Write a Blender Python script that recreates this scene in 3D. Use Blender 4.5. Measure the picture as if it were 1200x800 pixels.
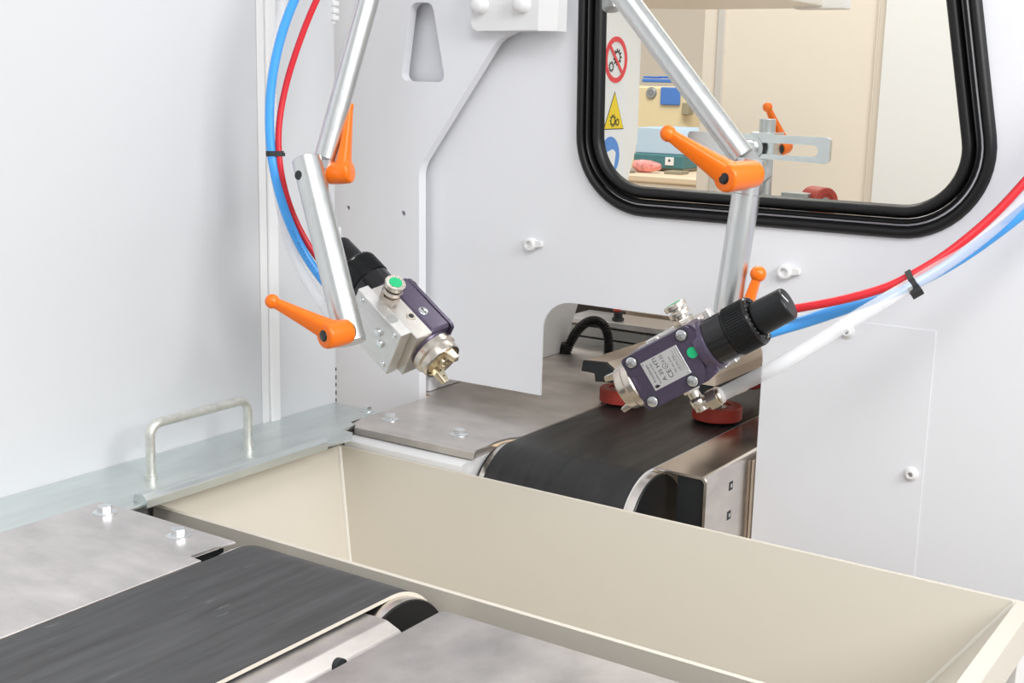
import bpy, bmesh, math, random
from mathutils import Vector as V, Matrix

for o in list(bpy.data.objects):
    bpy.data.objects.remove(o)
scene = bpy.context.scene
COL = scene.collection
PI = math.pi
random.seed(4)

# ------------------------------------------------------------------ camera
F = 1501.7                       # focal length in pixels of a 1200 px wide frame
YAW, PITCH, ROLL = math.radians(33.614), math.radians(11.547), math.radians(-1.354)
CAM = V((0, 0, 0.36))
fw = V((-math.sin(YAW) * math.cos(PITCH), math.cos(YAW) * math.cos(PITCH), -math.sin(PITCH)))
r0 = V((math.cos(YAW), math.sin(YAW), 0))
d0 = fw.cross(r0)
RT = r0 * math.cos(ROLL) + d0 * math.sin(ROLL)
DN = -r0 * math.sin(ROLL) + d0 * math.cos(ROLL)
cd = bpy.data.cameras.new('camera')
cam = bpy.data.objects.new('camera', cd)
COL.objects.link(cam)
cd.sensor_width = 36
cd.lens = F / 1200 * 36
cd.clip_start = 0.02
m = Matrix.Identity(4)
for i in range(3):
    m[i][0], m[i][1], m[i][2], m[i][3] = RT[i], -DN[i], -fw[i], CAM[i]
cam.matrix_world = m
scene.camera = cam

# ------------------------------------------------------------------ light
world = bpy.data.worlds.new('world')
scene.world = world
world.use_nodes = True
world.node_tree.nodes['Background'].inputs[0].default_value = (0.965, 0.985, 1.0, 1)
world.node_tree.nodes['Background'].inputs[1].default_value = 0.68


def area(name, loc, target, size, power, col=(1, 1, 1)):
    l = bpy.data.lights.new(name, 'AREA')
    l.shape = 'DISK'
    l.size = size
    l.energy = power
    l.color = col
    o = bpy.data.objects.new(name, l)
    COL.objects.link(o)
    o.location = loc
    o.rotation_euler = (V(target) - V(loc)).to_track_quat('-Z', 'Y').to_euler()
    return o


area('flash_softbox', (1.0, 0.50, 1.05), (-0.80, 0.90, 0.05), 0.9, 26)
area('booth_lamp', (0.35, -0.35, 1.75), (-0.35, 1.0, 0.1), 0.8, 16.5)
area('next_booth_lamp', (-0.55, 1.9, 1.9), (-0.9, 2.4, 0.2), 0.7, 22, (1, 0.97, 0.92))
area('hall_lamp', (-1.6, 3.6, 2.9), (-1.6, 3.7, 0), 2.0, 150, (1, 0.96, 0.9))

scene.view_settings.view_transform = 'Standard'
scene.view_settings.look = 'None'
scene.view_settings.gamma = 1
scene.view_settings.use_curve_mapping = False
scene.view_settings.exposure = -0.12


# ------------------------------------------------------------------ picture -> place
def ray(x, y):
    return RT * ((x - 600) / F) + DN * ((y - 400) / F) + fw


def pz(x, y, z):
    d = ray(x, y)
    return CAM + d * ((z - CAM.z) / d.z)


def py(x, y, Y):
    d = ray(x, y)
    return CAM + d * ((Y - CAM.y) / d.y)


def px(x, y, X):
    d = ray(x, y)
    return CAM + d * ((X - CAM.x) / d.x)


def pd(x, y, dep):
    return CAM + ray(x, y) * dep


# ------------------------------------------------------------------ materials
MATS = {}


def mat(name, col, rough=0.5, metal=0.0, noise=None, bump=0.0, bscale=200, spec=0.5, stretch=(1, 1, 1), trans=0.0, coat=0.0, alpha=1.0):
    """plain principled material; noise = (scale, amount) varies the colour, stretch brushes it."""
    if name in MATS:
        return MATS[name]
    mt = bpy.data.materials.new(name)
    mt.use_nodes = True
    nt = mt.node_tree
    b = nt.nodes['Principled BSDF']
    b.inputs['Base Color'].default_value = (*col, 1)
    b.inputs['Roughness'].default_value = rough
    b.inputs['Metallic'].default_value = metal
    b.inputs['Specular IOR Level'].default_value = spec
    b.inputs['Transmission Weight'].default_value = trans
    b.inputs['Coat Weight'].default_value = coat
    b.inputs['Alpha'].default_value = alpha
    if noise or bump:
        tc = nt.nodes.new('ShaderNodeTexCoord')
        mp = nt.nodes.new('ShaderNodeMapping')
        mp.inputs['Scale'].default_value = stretch
        nt.links.new(tc.outputs['Object'], mp.inputs[0])
    if noise:
        n = nt.nodes.new('ShaderNodeTexNoise')
        n.inputs['Scale'].default_value = noise[0]
        n.inputs['Detail'].default_value = 6
        n.inputs['Roughness'].default_value = 0.6
        nt.links.new(mp.outputs[0], n.inputs['Vector'])
        rp = nt.nodes.new('ShaderNodeMapRange')
        rp.inputs[1].default_value = 0.3
        rp.inputs[2].default_value = 0.7
        rp.inputs[3].default_value = 1 - noise[1]
        rp.inputs[4].default_value = 1 + noise[1]
        nt.links.new(n.outputs[0], rp.inputs[0])
        mx = nt.nodes.new('ShaderNodeVectorMath')
        mx.operation = 'SCALE'
        mx.inputs[0].default_value = col
        nt.links.new(rp.outputs[0], mx.inputs['Scale'])
        nt.links.new(mx.outputs[0], b.inputs['Base Color'])
        r2 = nt.nodes.new('ShaderNodeMapRange')
        r2.inputs[1].default_value = 0.3
        r2.inputs[2].default_value = 0.7
        r2.inputs[3].default_value = max(0.02, rough * (1 - noise[1]))
        r2.inputs[4].default_value = min(1, rough * (1 + noise[1]))
        nt.links.new(n.outputs[0], r2.inputs[0])
        nt.links.new(r2.outputs[0], b.inputs['Roughness'])
    if bump:
        n2 = nt.nodes.new('ShaderNodeTexNoise')
        n2.inputs['Scale'].default_value = bscale
        nt.links.new(mp.outputs[0], n2.inputs['Vector'])
        bp = nt.nodes.new('ShaderNodeBump')
        bp.inputs['Strength'].default_value = bump
        bp.inputs['Distance'].default_value = 0.001
        nt.links.new(n2.outputs[0], bp.inputs['Height'])
        nt.links.new(bp.outputs[0], b.inputs['Normal'])
    MATS[name] = mt
    return mt


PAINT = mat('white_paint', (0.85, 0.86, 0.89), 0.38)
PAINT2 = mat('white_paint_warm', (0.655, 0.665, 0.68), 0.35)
GLOSSW = mat('white_gloss', (0.86, 0.86, 0.86), 0.25)
ZINC = mat('zinc_plate', (0.80, 0.82, 0.83), 0.24, 1.0, noise=(60, 0.06))
ROD = mat('zinc_rod', (0.71, 0.725, 0.72), 0.30, 1.0, noise=(25, 0.05), stretch=(8, 8, 1))
GALV = mat('galvanised_sheet', (0.69, 0.74, 0.73), 0.34, 0.9, noise=(14, 0.10), stretch=(3, 0.6, 1))
STAIN = mat('brushed_stainless', (0.68, 0.65, 0.635), 0.38, 0.9, noise=(17, 0.17), stretch=(1, 1.6, 1))
STAINR = mat('worn_stainless', (0.50, 0.475, 0.465), 0.40, 0.85, noise=(15, 0.22), stretch=(1.4, 1, 1))
STAINF = mat('warm_stainless', (0.66, 0.62, 0.585), 0.36, 0.9, noise=(17, 0.17), stretch=(1, 1.6, 1))
STAIN2 = mat('polished_stainless', (0.72, 0.67, 0.63), 0.24, 1.0, noise=(14, 0.14), stretch=(1, 1, 3))
ALU = mat('milled_aluminium', (0.76, 0.75, 0.74), 0.36, 0.85, noise=(120, 0.06), stretch=(1, 6, 1))
NICK = mat('nickel', (0.68, 0.62, 0.55), 0.25, 1.0, noise=(40, 0.06))
BRASS = mat('pale_brass', (0.78, 0.69, 0.52), 0.28, 1.0)


def belt_mat(name, col, worn, rough):
    """rubber with long dull streaks along its travel and a few pale scuffs"""
    mt = mat(name, col, rough)
    nt = mt.node_tree
    b = nt.nodes['Principled BSDF']
    tc = nt.nodes.new('ShaderNodeTexCoord')

    def noise(scale, st, lo, hi, det=5):
        mp = nt.nodes.new('ShaderNodeMapping')
        mp.inputs['Scale'].default_value = st
        nt.links.new(tc.outputs['Object'], mp.inputs[0])
        n = nt.nodes.new('ShaderNodeTexNoise')
        n.inputs['Scale'].default_value = scale
        n.inputs['Detail'].default_value = det
        n.inputs['Distortion'].default_value = 0.6
        nt.links.new(mp.outputs[0], n.inputs['Vector'])
        r = nt.nodes.new('ShaderNodeMapRange')
        r.inputs[1].default_value = lo
        r.inputs[2].default_value = hi
        nt.links.new(n.outputs[0], r.inputs[0])
        return r.outputs[0]

    m1 = nt.nodes.new('ShaderNodeMix')
    m1.data_type = 'RGBA'
    m1.inputs[6].default_value = (*[c * 0.72 for c in col], 1)
    m1.inputs[7].default_value = (*[c * 1.35 for c in col], 1)
    nt.links.new(noise(10, (13, 0.9, 3), 0.30, 0.70), m1.inputs[0])
    m2 = nt.nodes.new('ShaderNodeMix')
    m2.data_type = 'RGBA'
    m2.inputs[7].default_value = (*worn, 1)
    nt.links.new(m1.outputs[2], m2.inputs[6])
    nt.links.new(noise(15, (9, 1.5, 3), 0.66, 0.76, 8), m2.inputs[0])
    nt.links.new(m2.outputs[2], b.inputs['Base Color'])
    rr = nt.nodes.new('ShaderNodeMapRange')
    rr.inputs[3].default_value = rough * 0.8
    rr.inputs[4].default_value = rough * 1.25
    nt.links.new(noise(7, (5, 0.8, 3), 0.35, 0.65), rr.inputs[0])
    nt.links.new(rr.outputs[0], b.inputs['Roughness'])
    return mt


BELT = belt_mat('worn_black_belt', (0.050, 0.050, 0.052), (0.16, 0.16, 0.16), 0.5)
BELT2 = belt_mat('black_belt', (0.020, 0.020, 0.020), (0.035, 0.034, 0.033), 0.42)
BELTEDGE = mat('belt_fabric_edge', (0.72, 0.66, 0.56), 0.7)
BELTEDGE2 = mat('belt_cut_edge', (0.6, 0.6, 0.6), 0.5)
BLACKPL = mat('black_plastic', (0.010, 0.0105, 0.0115), 0.33, spec=0.35)
BLACKGL = mat('black_gloss_plastic', (0.010, 0.010, 0.011), 0.16)
BLACKM = mat('black_matte', (0.02, 0.022, 0.024), 0.55)
RUBBER = mat('black_rubber_seal', (0.009, 0.009, 0.0095), 0.42, spec=0.35)
ORANGE = mat('orange_plastic', (0.98, 0.19, 0.004), 0.3)
PURPLE = mat('purple_anodised', (0.105, 0.085, 0.135), 0.32, 0.55, noise=(300, 0.1))
TROUGH = mat('beige_plastic', (0.70, 0.65, 0.56), 0.42)
SEAMW = mat('weld_bead', (0.80, 0.77, 0.70), 0.3)
RED = mat('red_rubber', (0.42, 0.045, 0.028), 0.5, noise=(80, 0.1))
CREAM = mat('cream_paint', (0.72, 0.60, 0.48), 0.4)
GREY = mat('grey_metal', (0.42, 0.43, 0.42), 0.35, 0.6)
ALU2 = mat('satin_steel', (0.66, 0.63, 0.60), 0.33, 0.95, noise=(80, 0.06))
GALVR = mat('galvanised_rod', (0.74, 0.74, 0.69), 0.42, 0.85, noise=(120, 0.12))
HOSEB = mat('blue_hose_plastic', (0.07, 0.39, 0.93), 0.28)
HOSER = mat('red_hose_plastic', (0.70, 0.022, 0.035), 0.28)
HOSEC = mat('clear_hose_plastic', (0.90, 0.91, 0.93), 0.18, alpha=0.32)
PRINTB = mat('blue_hose_print', (0.03, 0.13, 0.5), 0.4)
GREEN = mat('green_dot', (0.01, 0.50, 0.20), 0.4)
PLATE = mat('silver_label', (0.66, 0.66, 0.66), 0.35, 0.5)
INK = mat('black_ink', (0.02, 0.02, 0.02), 0.5)
WHITE = mat('white_print', (0.85, 0.85, 0.85), 0.4)
SIGNR = mat('sign_red', (0.82, 0.05, 0.06), 0.4)
SIGNY = mat('sign_yellow', (0.90, 0.66, 0.01), 0.4)
SIGNB = mat('sign_blue', (0.10, 0.28, 0.72), 0.4)
CREAMW = mat('cream_wall', (0.86, 0.77, 0.655), 0.6)
FLOORM = mat('tan_floor', (0.52, 0.39, 0.27), 0.4, noise=(6, 0.1))
YELLOWC = mat('yellow_cabinet', (0.82, 0.68, 0.42), 0.5)
BLUEP = mat('blue_panel', (0.08, 0.22, 0.62), 0.4)
TEAL = mat('teal_box', (0.06, 0.19, 0.21), 0.5)
PALEB = mat('pale_blue_cloth', (0.50, 0.64, 0.78), 0.5)
WOOD = mat('bench_top', (0.72, 0.58, 0.42), 0.5)
PINK = mat('red_white_bag', (0.80, 0.30, 0.27), 0.5, noise=(40, 0.5))
WHITEP = mat('white_lacquer', (0.86, 0.85, 0.83), 0.3)
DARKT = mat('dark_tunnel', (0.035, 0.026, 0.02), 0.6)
BASEG = mat('base_grey', (0.35, 0.35, 0.35), 0.6)


def glass_mat():
    mt = bpy.data.materials.new('window_glass')
    mt.use_nodes = True
    nt = mt.node_tree
    nt.nodes.clear()
    out = nt.nodes.new('ShaderNodeOutputMaterial')
    tr = nt.nodes.new('ShaderNodeBsdfTransparent')
    tr.inputs[0].default_value = (0.97, 0.98, 0.97, 1)
    gl = nt.nodes.new('ShaderNodeBsdfGlossy')
    gl.inputs['Roughness'].default_value = 0.02
    lw = nt.nodes.new('ShaderNodeFresnel')
    lw.inputs[0].default_value = 1.12
    mx = nt.nodes.new('ShaderNodeMixShader')
    nt.links.new(lw.outputs[0], mx.inputs[0])
    nt.links.new(tr.outputs[0], mx.inputs[1])
    nt.links.new(gl.outputs[0], mx.inputs[2])
    nt.links.new(mx.outputs[0], out.inputs[0])
    return mt


GLASS = glass_mat()


# ------------------------------------------------------------------ mesh helpers
def new():
    return bmesh.new()


def basis(axis, up=None):
    z = V(axis).normalized()
    u = V(up) if up is not None else (V((0, 0, 1)) if abs(z.z) < 0.9 else V((1, 0, 0)))
    x = (u - z * u.dot(z)).normalized()
    return x, z.cross(x), z


def add_box(bm, lo, hi, bev=0.0, seg=2, mi=0):
    vs = [bm.verts.new((x, y, z)) for x in (lo[0], hi[0]) for y in (lo[1], hi[1]) for z in (lo[2], hi[2])]
    fs = [(0, 1, 3, 2), (4, 6, 7, 5), (0, 4, 5, 1), (2, 3, 7, 6), (0, 2, 6, 4), (1, 5, 7, 3)]
    fl = [bm.faces.new([vs[i] for i in f]) for f in fs]
    for f in fl:
        f.material_index = mi
    if bev:
        es = list({e for f in fl for e in f.edges})
        bmesh.ops.bevel(bm, geom=es, offset=bev, segments=seg, affect='EDGES', profile=0.5)


def add_prism(bm, poly, tf, d0, d1, bev=0.0, seg=2, mi=0):
    """poly of (a, b) extruded from d0 to d1; tf maps (a, b, d) to a point."""
    a = [bm.verts.new(tf(p[0], p[1], d0)) for p in poly]
    b = [bm.verts.new(tf(p[0], p[1], d1)) for p in poly]
    n = len(poly)
    f1 = bm.faces.new(a[::-1])
    f2 = bm.faces.new(b)
    fl = [f1, f2] + [bm.faces.new((a[i], a[(i + 1) % n], b[(i + 1) % n], b[i])) for i in range(n)]
    for f in fl:
        f.material_index = mi
    if bev:
        es = list(set(f1.edges) | set(f2.edges))
        bmesh.ops.bevel(bm, geom=es, offset=bev, segments=seg, affect='EDGES', profile=0.5)


XY = lambda a, b, d: V((a, b, d))
XZ = lambda a, b, d: V((a, d, b))
YZ = lambda a, b, d: V((d, a, b))


def add_lathe(bm, prof, o, axis, seg=32, mi=0, mis=None):
    """prof = [(radius, height)...] turned about axis through o."""
    o = V(o)
    x, y, z = basis(axis)
    rings = []
    for r, h in prof:
        if r < 1e-6:
            rings.append([bm.verts.new(o + z * h)])
        else:
            rings.append([bm.verts.new(o + z * h + x * (r * math.cos(2 * PI * k / seg)) + y * (r * math.sin(2 * PI * k / seg))) for k in range(seg)])
    for i in range(len(rings) - 1):
        A, B = rings[i], rings[i + 1]
        mm = mis[i] if mis else mi
        for k in range(seg):
            k2 = (k + 1) % seg
            if len(A) == 1 and len(B) == 1:
                continue
            if len(A) == 1:
                f = bm.faces.new((A[0], B[k2], B[k]))
            elif len(B) == 1:
                f = bm.faces.new((A[k], A[k2], B[0]))
            else:
                f = bm.faces.new((A[k], A[k2], B[k2], B[k]))
            f.material_index = mm
    return rings


def cyl(bm, a, b, r, seg=24, ch=0.0, mi=0):
    a, b = V(a), V(b)
    L = (b - a).length
    ch = min(ch, L * 0.45, r * 0.8)
    pr = [(0, 0), (r - ch, 0), (r, ch), (r, L - ch), (r - ch, L), (0, L)] if ch else [(0, 0), (r, 0), (r, L), (0, L)]
    add_lathe(bm, pr, a, b - a, seg, mi)


def ball(bm, c, r, seg=20):
    n = 10
    add_lathe(bm, [(r * math.sin(PI * i / n), -r * math.cos(PI * i / n)) for i in range(n + 1)], c, (0, 0, 1), seg)


def hexnut(bm, a, b, r, ch=0.0008):
    a, b = V(a), V(b)
    x, y, z = basis(b - a)
    L = (b - a).length
    add_prism(bm, [(r * math.cos(k * PI / 3), r * math.sin(k * PI / 3)) for k in range(6)], lambda p, q, d: a + x * p + y * q + z * d, 0, L, ch)


def spline(pts, n=8):
    """Catmull-Rom through points (tuples of any length)."""
    P = [tuple(p) for p in pts]
    P = [tuple(2 * a - b for a, b in zip(P[0], P[1]))] + P + [tuple(2 * a - b for a, b in zip(P[-1], P[-2]))]
    out = []
    for i in range(1, len(P) - 2):
        for k in range(n):
            t = k / n
            out.append(tuple(0.5 * (2 * b + (c - a) * t + (2 * a - 5 * b + 4 * c - d) * t * t + (3 * b - a - 3 * c + d) * t ** 3)
                             for a, b, c, d in zip(P[i - 1], P[i], P[i + 1], P[i + 2])))
    out.append(P[-2])
    return out


def add_tube(bm, pts, rad, seg=16, sect=None, mi=0):
    """tube along points; rad a number or one per point; sect = (width, height) factors."""
    pts = [V(p) for p in pts]
    n = len(pts)
    rs = rad if isinstance(rad, (list, tuple)) else [rad] * n
    t = [(pts[min(i + 1, n - 1)] - pts[max(i - 1, 0)]).normalized() for i in range(n)]
    x, y, _ = basis(t[0])
    rings = []
    for i in range(n):
        x = (x - t[i] * x.dot(t[i])).normalized()
        y = t[i].cross(x)
        rings.append([bm.verts.new(pts[i] + x * (rs[i] * math.cos(2 * PI * k / seg)) + y * (rs[i] * math.sin(2 * PI * k / seg))) for k in range(seg)])
    for i in range(n - 1):
        for k in range(seg):
            f = bm.faces.new((rings[i][k], rings[i][(k + 1) % seg], rings[i + 1][(k + 1) % seg], rings[i + 1][k]))
            f.material_index = mi
    bm.faces.new(rings[0][::-1])
    bm.faces.new(rings[-1])


def add_sheet(bm, outer, holes, tf, d0, d1):
    """flat sheet with holes and thickness."""
    es = []
    for loop in [outer] + holes:
        vs = [bm.verts.new(tf(p[0], p[1], d0)) for p in loop]
        es += [bm.edges.new((vs[i], vs[(i + 1) % len(vs)])) for i in range(len(vs))]
    fr = bmesh.ops.triangle_fill(bm, use_beauty=True, use_dissolve=False, edges=es)
    fs = [g for g in fr['geom'] if isinstance(g, bmesh.types.BMFace)]
    ex = bmesh.ops.extrude_face_region(bm, geom=fs)
    off = tf(0, 0, d1) - tf(0, 0, d0)
    for g in ex['geom']:
        if isinstance(g, bmesh.types.BMVert):
            g.co += off
    bmesh.ops.recalc_face_normals(bm, faces=bm.faces)


def round_poly(pts, rads, n=8):
    """polygon with its corners rounded."""
    out = []
    k = len(pts)
    for i in range(k):
        p = V(pts[i]).to_2d() if len(pts[i]) == 3 else V(pts[i])
        a = V(pts[i - 1])
        b = V(pts[(i + 1) % k])
        r = rads[i] if isinstance(rads, (list, tuple)) else rads
        if r <= 0:
            out.append((p.x, p.y))
            continue
        u = (a - p).normalized()
        w = (b - p).normalized()
        ang = math.acos(max(-1, min(1, u.dot(w))))
        t = r / math.tan(ang / 2)
        c = p + (u + w).normalized() * (r / math.sin(ang / 2))
        s, e = p + u * t - c, p + w * t - c
        a0 = math.atan2(s.y, s.x)
        da = math.atan2(e.y, e.x) - a0
        while da > PI:
            da -= 2 * PI
        while da < -PI:
            da += 2 * PI
        for q in range(n + 1):
            th = a0 + da * q / n
            out.append((c.x + r * math.cos(th), c.y + r * math.sin(th)))
    return out


def circle(cx, cy, r, n=24):
    return [(cx + r * math.cos(2 * PI * k / n), cy + r * math.sin(2 * PI * k / n)) for k in range(n)]


# ------------------------------------------------------------------ object helpers
def mesh_of(name, bm, mats, angle=35):
    bmesh.ops.remove_doubles(bm, verts=bm.verts, dist=1e-6)
    bmesh.ops.recalc_face_normals(bm, faces=bm.faces)
    me = bpy.data.meshes.new(name)
    ca = math.radians(angle)
    for f in bm.faces:
        f.smooth = True
    for e in bm.edges:
        if len(e.link_faces) == 2:
            e.smooth = e.calc_face_angle(0) < ca
        else:
            e.smooth = False
    bm.to_mesh(me)
    bm.free()
    for mm in (mats if isinstance(mats, (list, tuple)) else [mats]):
        me.materials.append(mm)
    return me


def tag(o, label=None, cat=None, group=None, kind=None):
    for k, v in (('label', label), ('category', cat), ('group', group), ('kind', kind)):
        if v:
            o[k] = v
    return o


def thing(name, label, cat, loc, group=None, matrix=None, kind=None):
    o = bpy.data.objects.new(name, None)
    o.empty_display_size = 0.02
    COL.objects.link(o)
    if matrix is not None:
        o.matrix_world = matrix
        o['local'] = 1
    else:
        o.location = loc
    tag(o, label, cat, group, kind)
    return o


def weighted(o):
    md = o.modifiers.new('even_normals', 'WEIGHTED_NORMAL')
    md.keep_sharp = True
    md.weight = 80
    return o


def part(name, bm, mats, parent, label=None, angle=35, kind=None):
    """a part; bm in world coordinates, or in the parent's own when the parent has a matrix."""
    me = mesh_of(name, bm, mats, angle)
    o = weighted(bpy.data.objects.new(name, me))
    COL.objects.link(o)
    o.parent = parent
    if parent.type == 'EMPTY' and not parent.get('local'):
        o.matrix_parent_inverse = Matrix.Translation(-parent.location)
    elif parent.type == 'MESH' and parent.parent is None:
        o.matrix_parent_inverse = Matrix.Translation(-parent.location)
    tag(o, label, kind=kind)
    return o


def solo(name, bm, mats, label=None, cat=None, group=None, kind=None, angle=35):
    """a thing (or piece of the setting) of one mesh, its origin at its base."""
    me = mesh_of(name, bm, mats, angle)
    o = weighted(bpy.data.objects.new(name, me))
    COL.objects.link(o)
    xs = [v.co for v in me.vertices]
    c = V(((min(p.x for p in xs) + max(p.x for p in xs)) / 2, (min(p.y for p in xs) + max(p.y for p in xs)) / 2, min(p.z for p in xs)))
    me.transform(Matrix.Translation(-c))
    o.location = c
    tag(o, label, cat, group, kind)
    return o


def child(o, parent):
    """re-parents a copy already placed in the parent's space."""
    o.parent = parent
    return o


# hexagon flange bolt built once, copied with its washer
def flange_bolt(parent, loc, axis=(0, 0, 1), s=1.0, turn=0.3, material=None):
    x, y, z = basis(axis)
    x, y = x * math.cos(turn) + y * math.sin(turn), y * math.cos(turn) - x * math.sin(turn)
    o = V(loc)
    bm = new()
    add_prism(bm, [(0.0062 * s * math.cos(k * PI / 3), 0.0062 * s * math.sin(k * PI / 3)) for k in range(6)],
              lambda a, b, d: o + x * a + y * b + z * d, 0.0012 * s, 0.0062 * s, 0.0007 * s)
    b = part('bolt', bm, material or ZINC, parent)
    bm = new()
    add_lathe(bm, [(0, 0), (0.0098 * s, 0), (0.0098 * s, 0.0008 * s), (0.0080 * s, 0.0016 * s), (0, 0.0018 * s)], o, axis, 28)
    me = mesh_of('washer', bm, ZINC)
    w = bpy.data.objects.new('washer', me)
    COL.objects.link(w)
    w.parent = b
    return b


# ================================================================== SETTING
WY = 1.155          # front of the back wall
# hall floor, far below the machine
bm = new()
add_box(bm, (-6, -2.5, -0.92), (4, 8.2, -0.9))
solo('floor', bm, FLOORM, kind='structure')

# left wall: sheets and an upright profile
wl = thing('wall_left', None, None, (-0.95, 0.3, -0.05), kind='structure')
bm = new()
add_box(bm, (-0.952, -1.2, -0.05), (-0.942, 0.9445, 1.05), 0.0006, 1)
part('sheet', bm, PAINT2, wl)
bm = new()
add_box(bm, (-0.952, 0.9715, -0.05), (-0.942, 1.0605, 1.05), 0.0006, 1)
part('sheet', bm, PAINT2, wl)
bm = new()
add_box(bm, (-0.952, 0.9450, -0.05), (-0.9415, 0.9555, 1.05), 0.0012, 2)
add_box(bm, (-0.952, 0.9560, -0.05), (-0.9385, 0.9700, 1.05), 0.0022, 3)
add_box(bm, (-0.952, 0.9440, -0.05), (-0.9445, 0.9720, 1.05))
part('upright_profile', bm, GLOSSW, wl)
# small hinge bracket high on the wall end and a clip lower down
bm = new()
hp = py(391, 4, 1.062)
for k in range(6):
    add_box(bm, (hp.x - 0.006, 1.0555, hp.z - 0.018 + k * 0.0075), (hp.x + 0.006, 1.0645, hp.z - 0.0125 + k * 0.0075), 0.0012, 2)
cyl(bm, (hp.x, 1.06, hp.z - 0.021), (hp.x, 1.06, hp.z + 0.03), 0.0035, 12)
part('hinge', bm, GLOSSW, wl)
bm = new()
cp = py(396, 278, 1.064)
add_box(bm, (cp.x - 0.008, 1.056, cp.z - 0.014), (cp.x + 0.004, 1.067, cp.z + 0.012), 0.003, 3)
part('clip', bm, GLOSSW, wl)
bm = new()
for k in range(5):
    q = py(394, 432 + k * 9, 1.061)
    add_box(bm, (-0.9424, 1.0603, q.z - 0.0022 - 0.001 * (k % 2)), (-0.9414, 1.0612, q.z + 0.0014))
part('seam_mark', bm, BLACKM, wl)

# back wall sheet with its window and conveyor openings
win_c = round_poly([(-0.6862, 0.62), (-0.6780, 0.2413), (-0.2720, 0.2425), (-0.3500, 0.62)], [0.06, 0.068, 0.068, 0.06], 12)
wall_out = [(-1.06, 0.80), (-1.06, -0.02), (-1.0, -0.02), (-1.0, 0.0208)]
opening = round_poly([(-0.729, 0.0215), (-0.729, 0.1285), (-0.4735, 0.1285), (-0.4735, 0.0)], [0, 0.036, 0.03, 0], 8)
wall_out += opening + [(-0.4735, -0.55), (0.35, -0.55), (0.35, 0.80)]
bm = new()
add_sheet(bm, wall_out, [win_c], XZ, WY, WY + 0.003)
wb = solo('wall_back', bm, PAINT, kind='structure')
# wedge nuts screwed into the wall
for k, (sx, sy, tail) in enumerate(((623, 286, 1), (921, 318, 1))):
    p = py(sx, sy, WY)
    bm = new()
    add_lathe(bm, [(0, 0), (0.0072, 0), (0.0072, 0.005), (0.006, 0.007), (0.004, 0.0072), (0.0035, 0.004), (0, 0.004)], p + V((0, 0, 0)), (0, -1, 0), 24)
    add_prism(bm, round_poly([(p.x + 0.003, p.z + 0.005), (p.x + 0.003, p.z - 0.004), (p.x + 0.015, p.z - 0.0015), (p.x + 0.015, p.z + 0.0045)], 0.0018, 3), XZ, WY - 0.0045, WY, 0.001)
    sc = part('wall_screw', bm, GLOSSW, wb)

# cover sheet below the window (right-hand side of the conveyor opening)
cs = thing('cover_sheet', 'white cover sheet screwed to the back wall right of the conveyor opening', 'panel', (-0.39, WY, -0.5))
bm = new()
add_prism(bm, [(-0.4732, -0.52), (-0.3096, -0.52), (-0.3096, 0.147), (-0.4732, 0.147)], XZ, WY - 0.0006, WY - 0.0001)
part('sheet', bm, PAINT, cs)
for sx, sy in ((993, 388), (1068, 555)):
    p = py(sx, sy, WY - 0.0006)
    bm = new()
    add_lathe(bm, [(0, 0), (0.0066, 0), (0.0066, 0.001), (0.0045, 0.0016), (0.0045, 0.004), (0.0038, 0.0048), (0.0024, 0.0048), (0.0022, 0.003), (0, 0.003)], p, (0, -1, 0), 24)
    part('screw', bm, GLOSSW, cs)
    bm = new()
    hexnut(bm, p + V((0, -0.0028, 0)), p + V((0, -0.0034, 0)), 0.0022, 0.0001)
    part('screw_socket', bm, GREY, cs)

# window: rubber seal of stacked rounded beads plus the pane
w1 = thing('window_1', None, None, (-0.48, WY, 0.23), kind='structure')
path = round_poly([(-0.6835, 0.60), (-0.6766, 0.2418), (-0.2735, 0.2428), (-0.3452, 0.60)], [0.055, 0.066, 0.064, 0.055], 14)


def offset_loop(loop, d):
    n = len(loop)
    out = []
    for i in range(n):
        a, b = V(loop[i - 1]), V(loop[(i + 1) % n])
        t = (b - a).normalized()
        out.append((loop[i][0] + t.y * -d, loop[i][1] + t.x * d))
    return out


area_sign = sum(path[i - 1][0] * path[i][1] - path[i][0] * path[i - 1][1] for i in range(len(path)))
SG = 1 if area_sign < 0 else -1      # positive offset = outwards


def seal(name, prof, material):
    bm = new()
    loops = []
    for off, y in prof:
        lp = offset_loop(path, off * SG)
        loops.append([bm.verts.new((p[0], y, p[1])) for p in lp])
    n = len(path)
    for i in range(len(loops)):
        A, B = loops[i], loops[(i + 1) % len(loops)]
        for k in range(n):
            bm.faces.new((A[k], A[(k + 1) % n], B[(k + 1) % n], B[k]))
    part(name, bm, material, w1)


def bead(o0, o1, y0, h, n=8):
    """rounded bump across offsets o0..o1 rising h from y0 towards the room."""
    return [(o0 + (o1 - o0) * i / n, y0 - h * math.sin(PI * i / n) ** 0.6) for i in range(n + 1)]


seal('seal_outer_lip', bead(0.0032, 0.0160, WY + 0.002, 0.0085) + [(0.0160, WY + 0.004), (0.0032, WY + 0.004)], RUBBER)
seal('seal_filler_strip', bead(-0.0022, 0.0027, WY + 0.002, 0.0088, 6) + [(0.0027, WY + 0.005), (-0.0022, WY + 0.005)], RUBBER)
seal('seal_inner_lip', bead(-0.0150, -0.0027, WY + 0.002, 0.0070) + [(-0.0027, WY + 0.0045), (-0.0150, WY + 0.0045)], RUBBER)
bm = new()
add_prism(bm, offset_loop(path, -0.010 * SG), XZ, WY + 0.0047, WY + 0.0087)
part('pane', bm, GLASS, w1)

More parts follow.
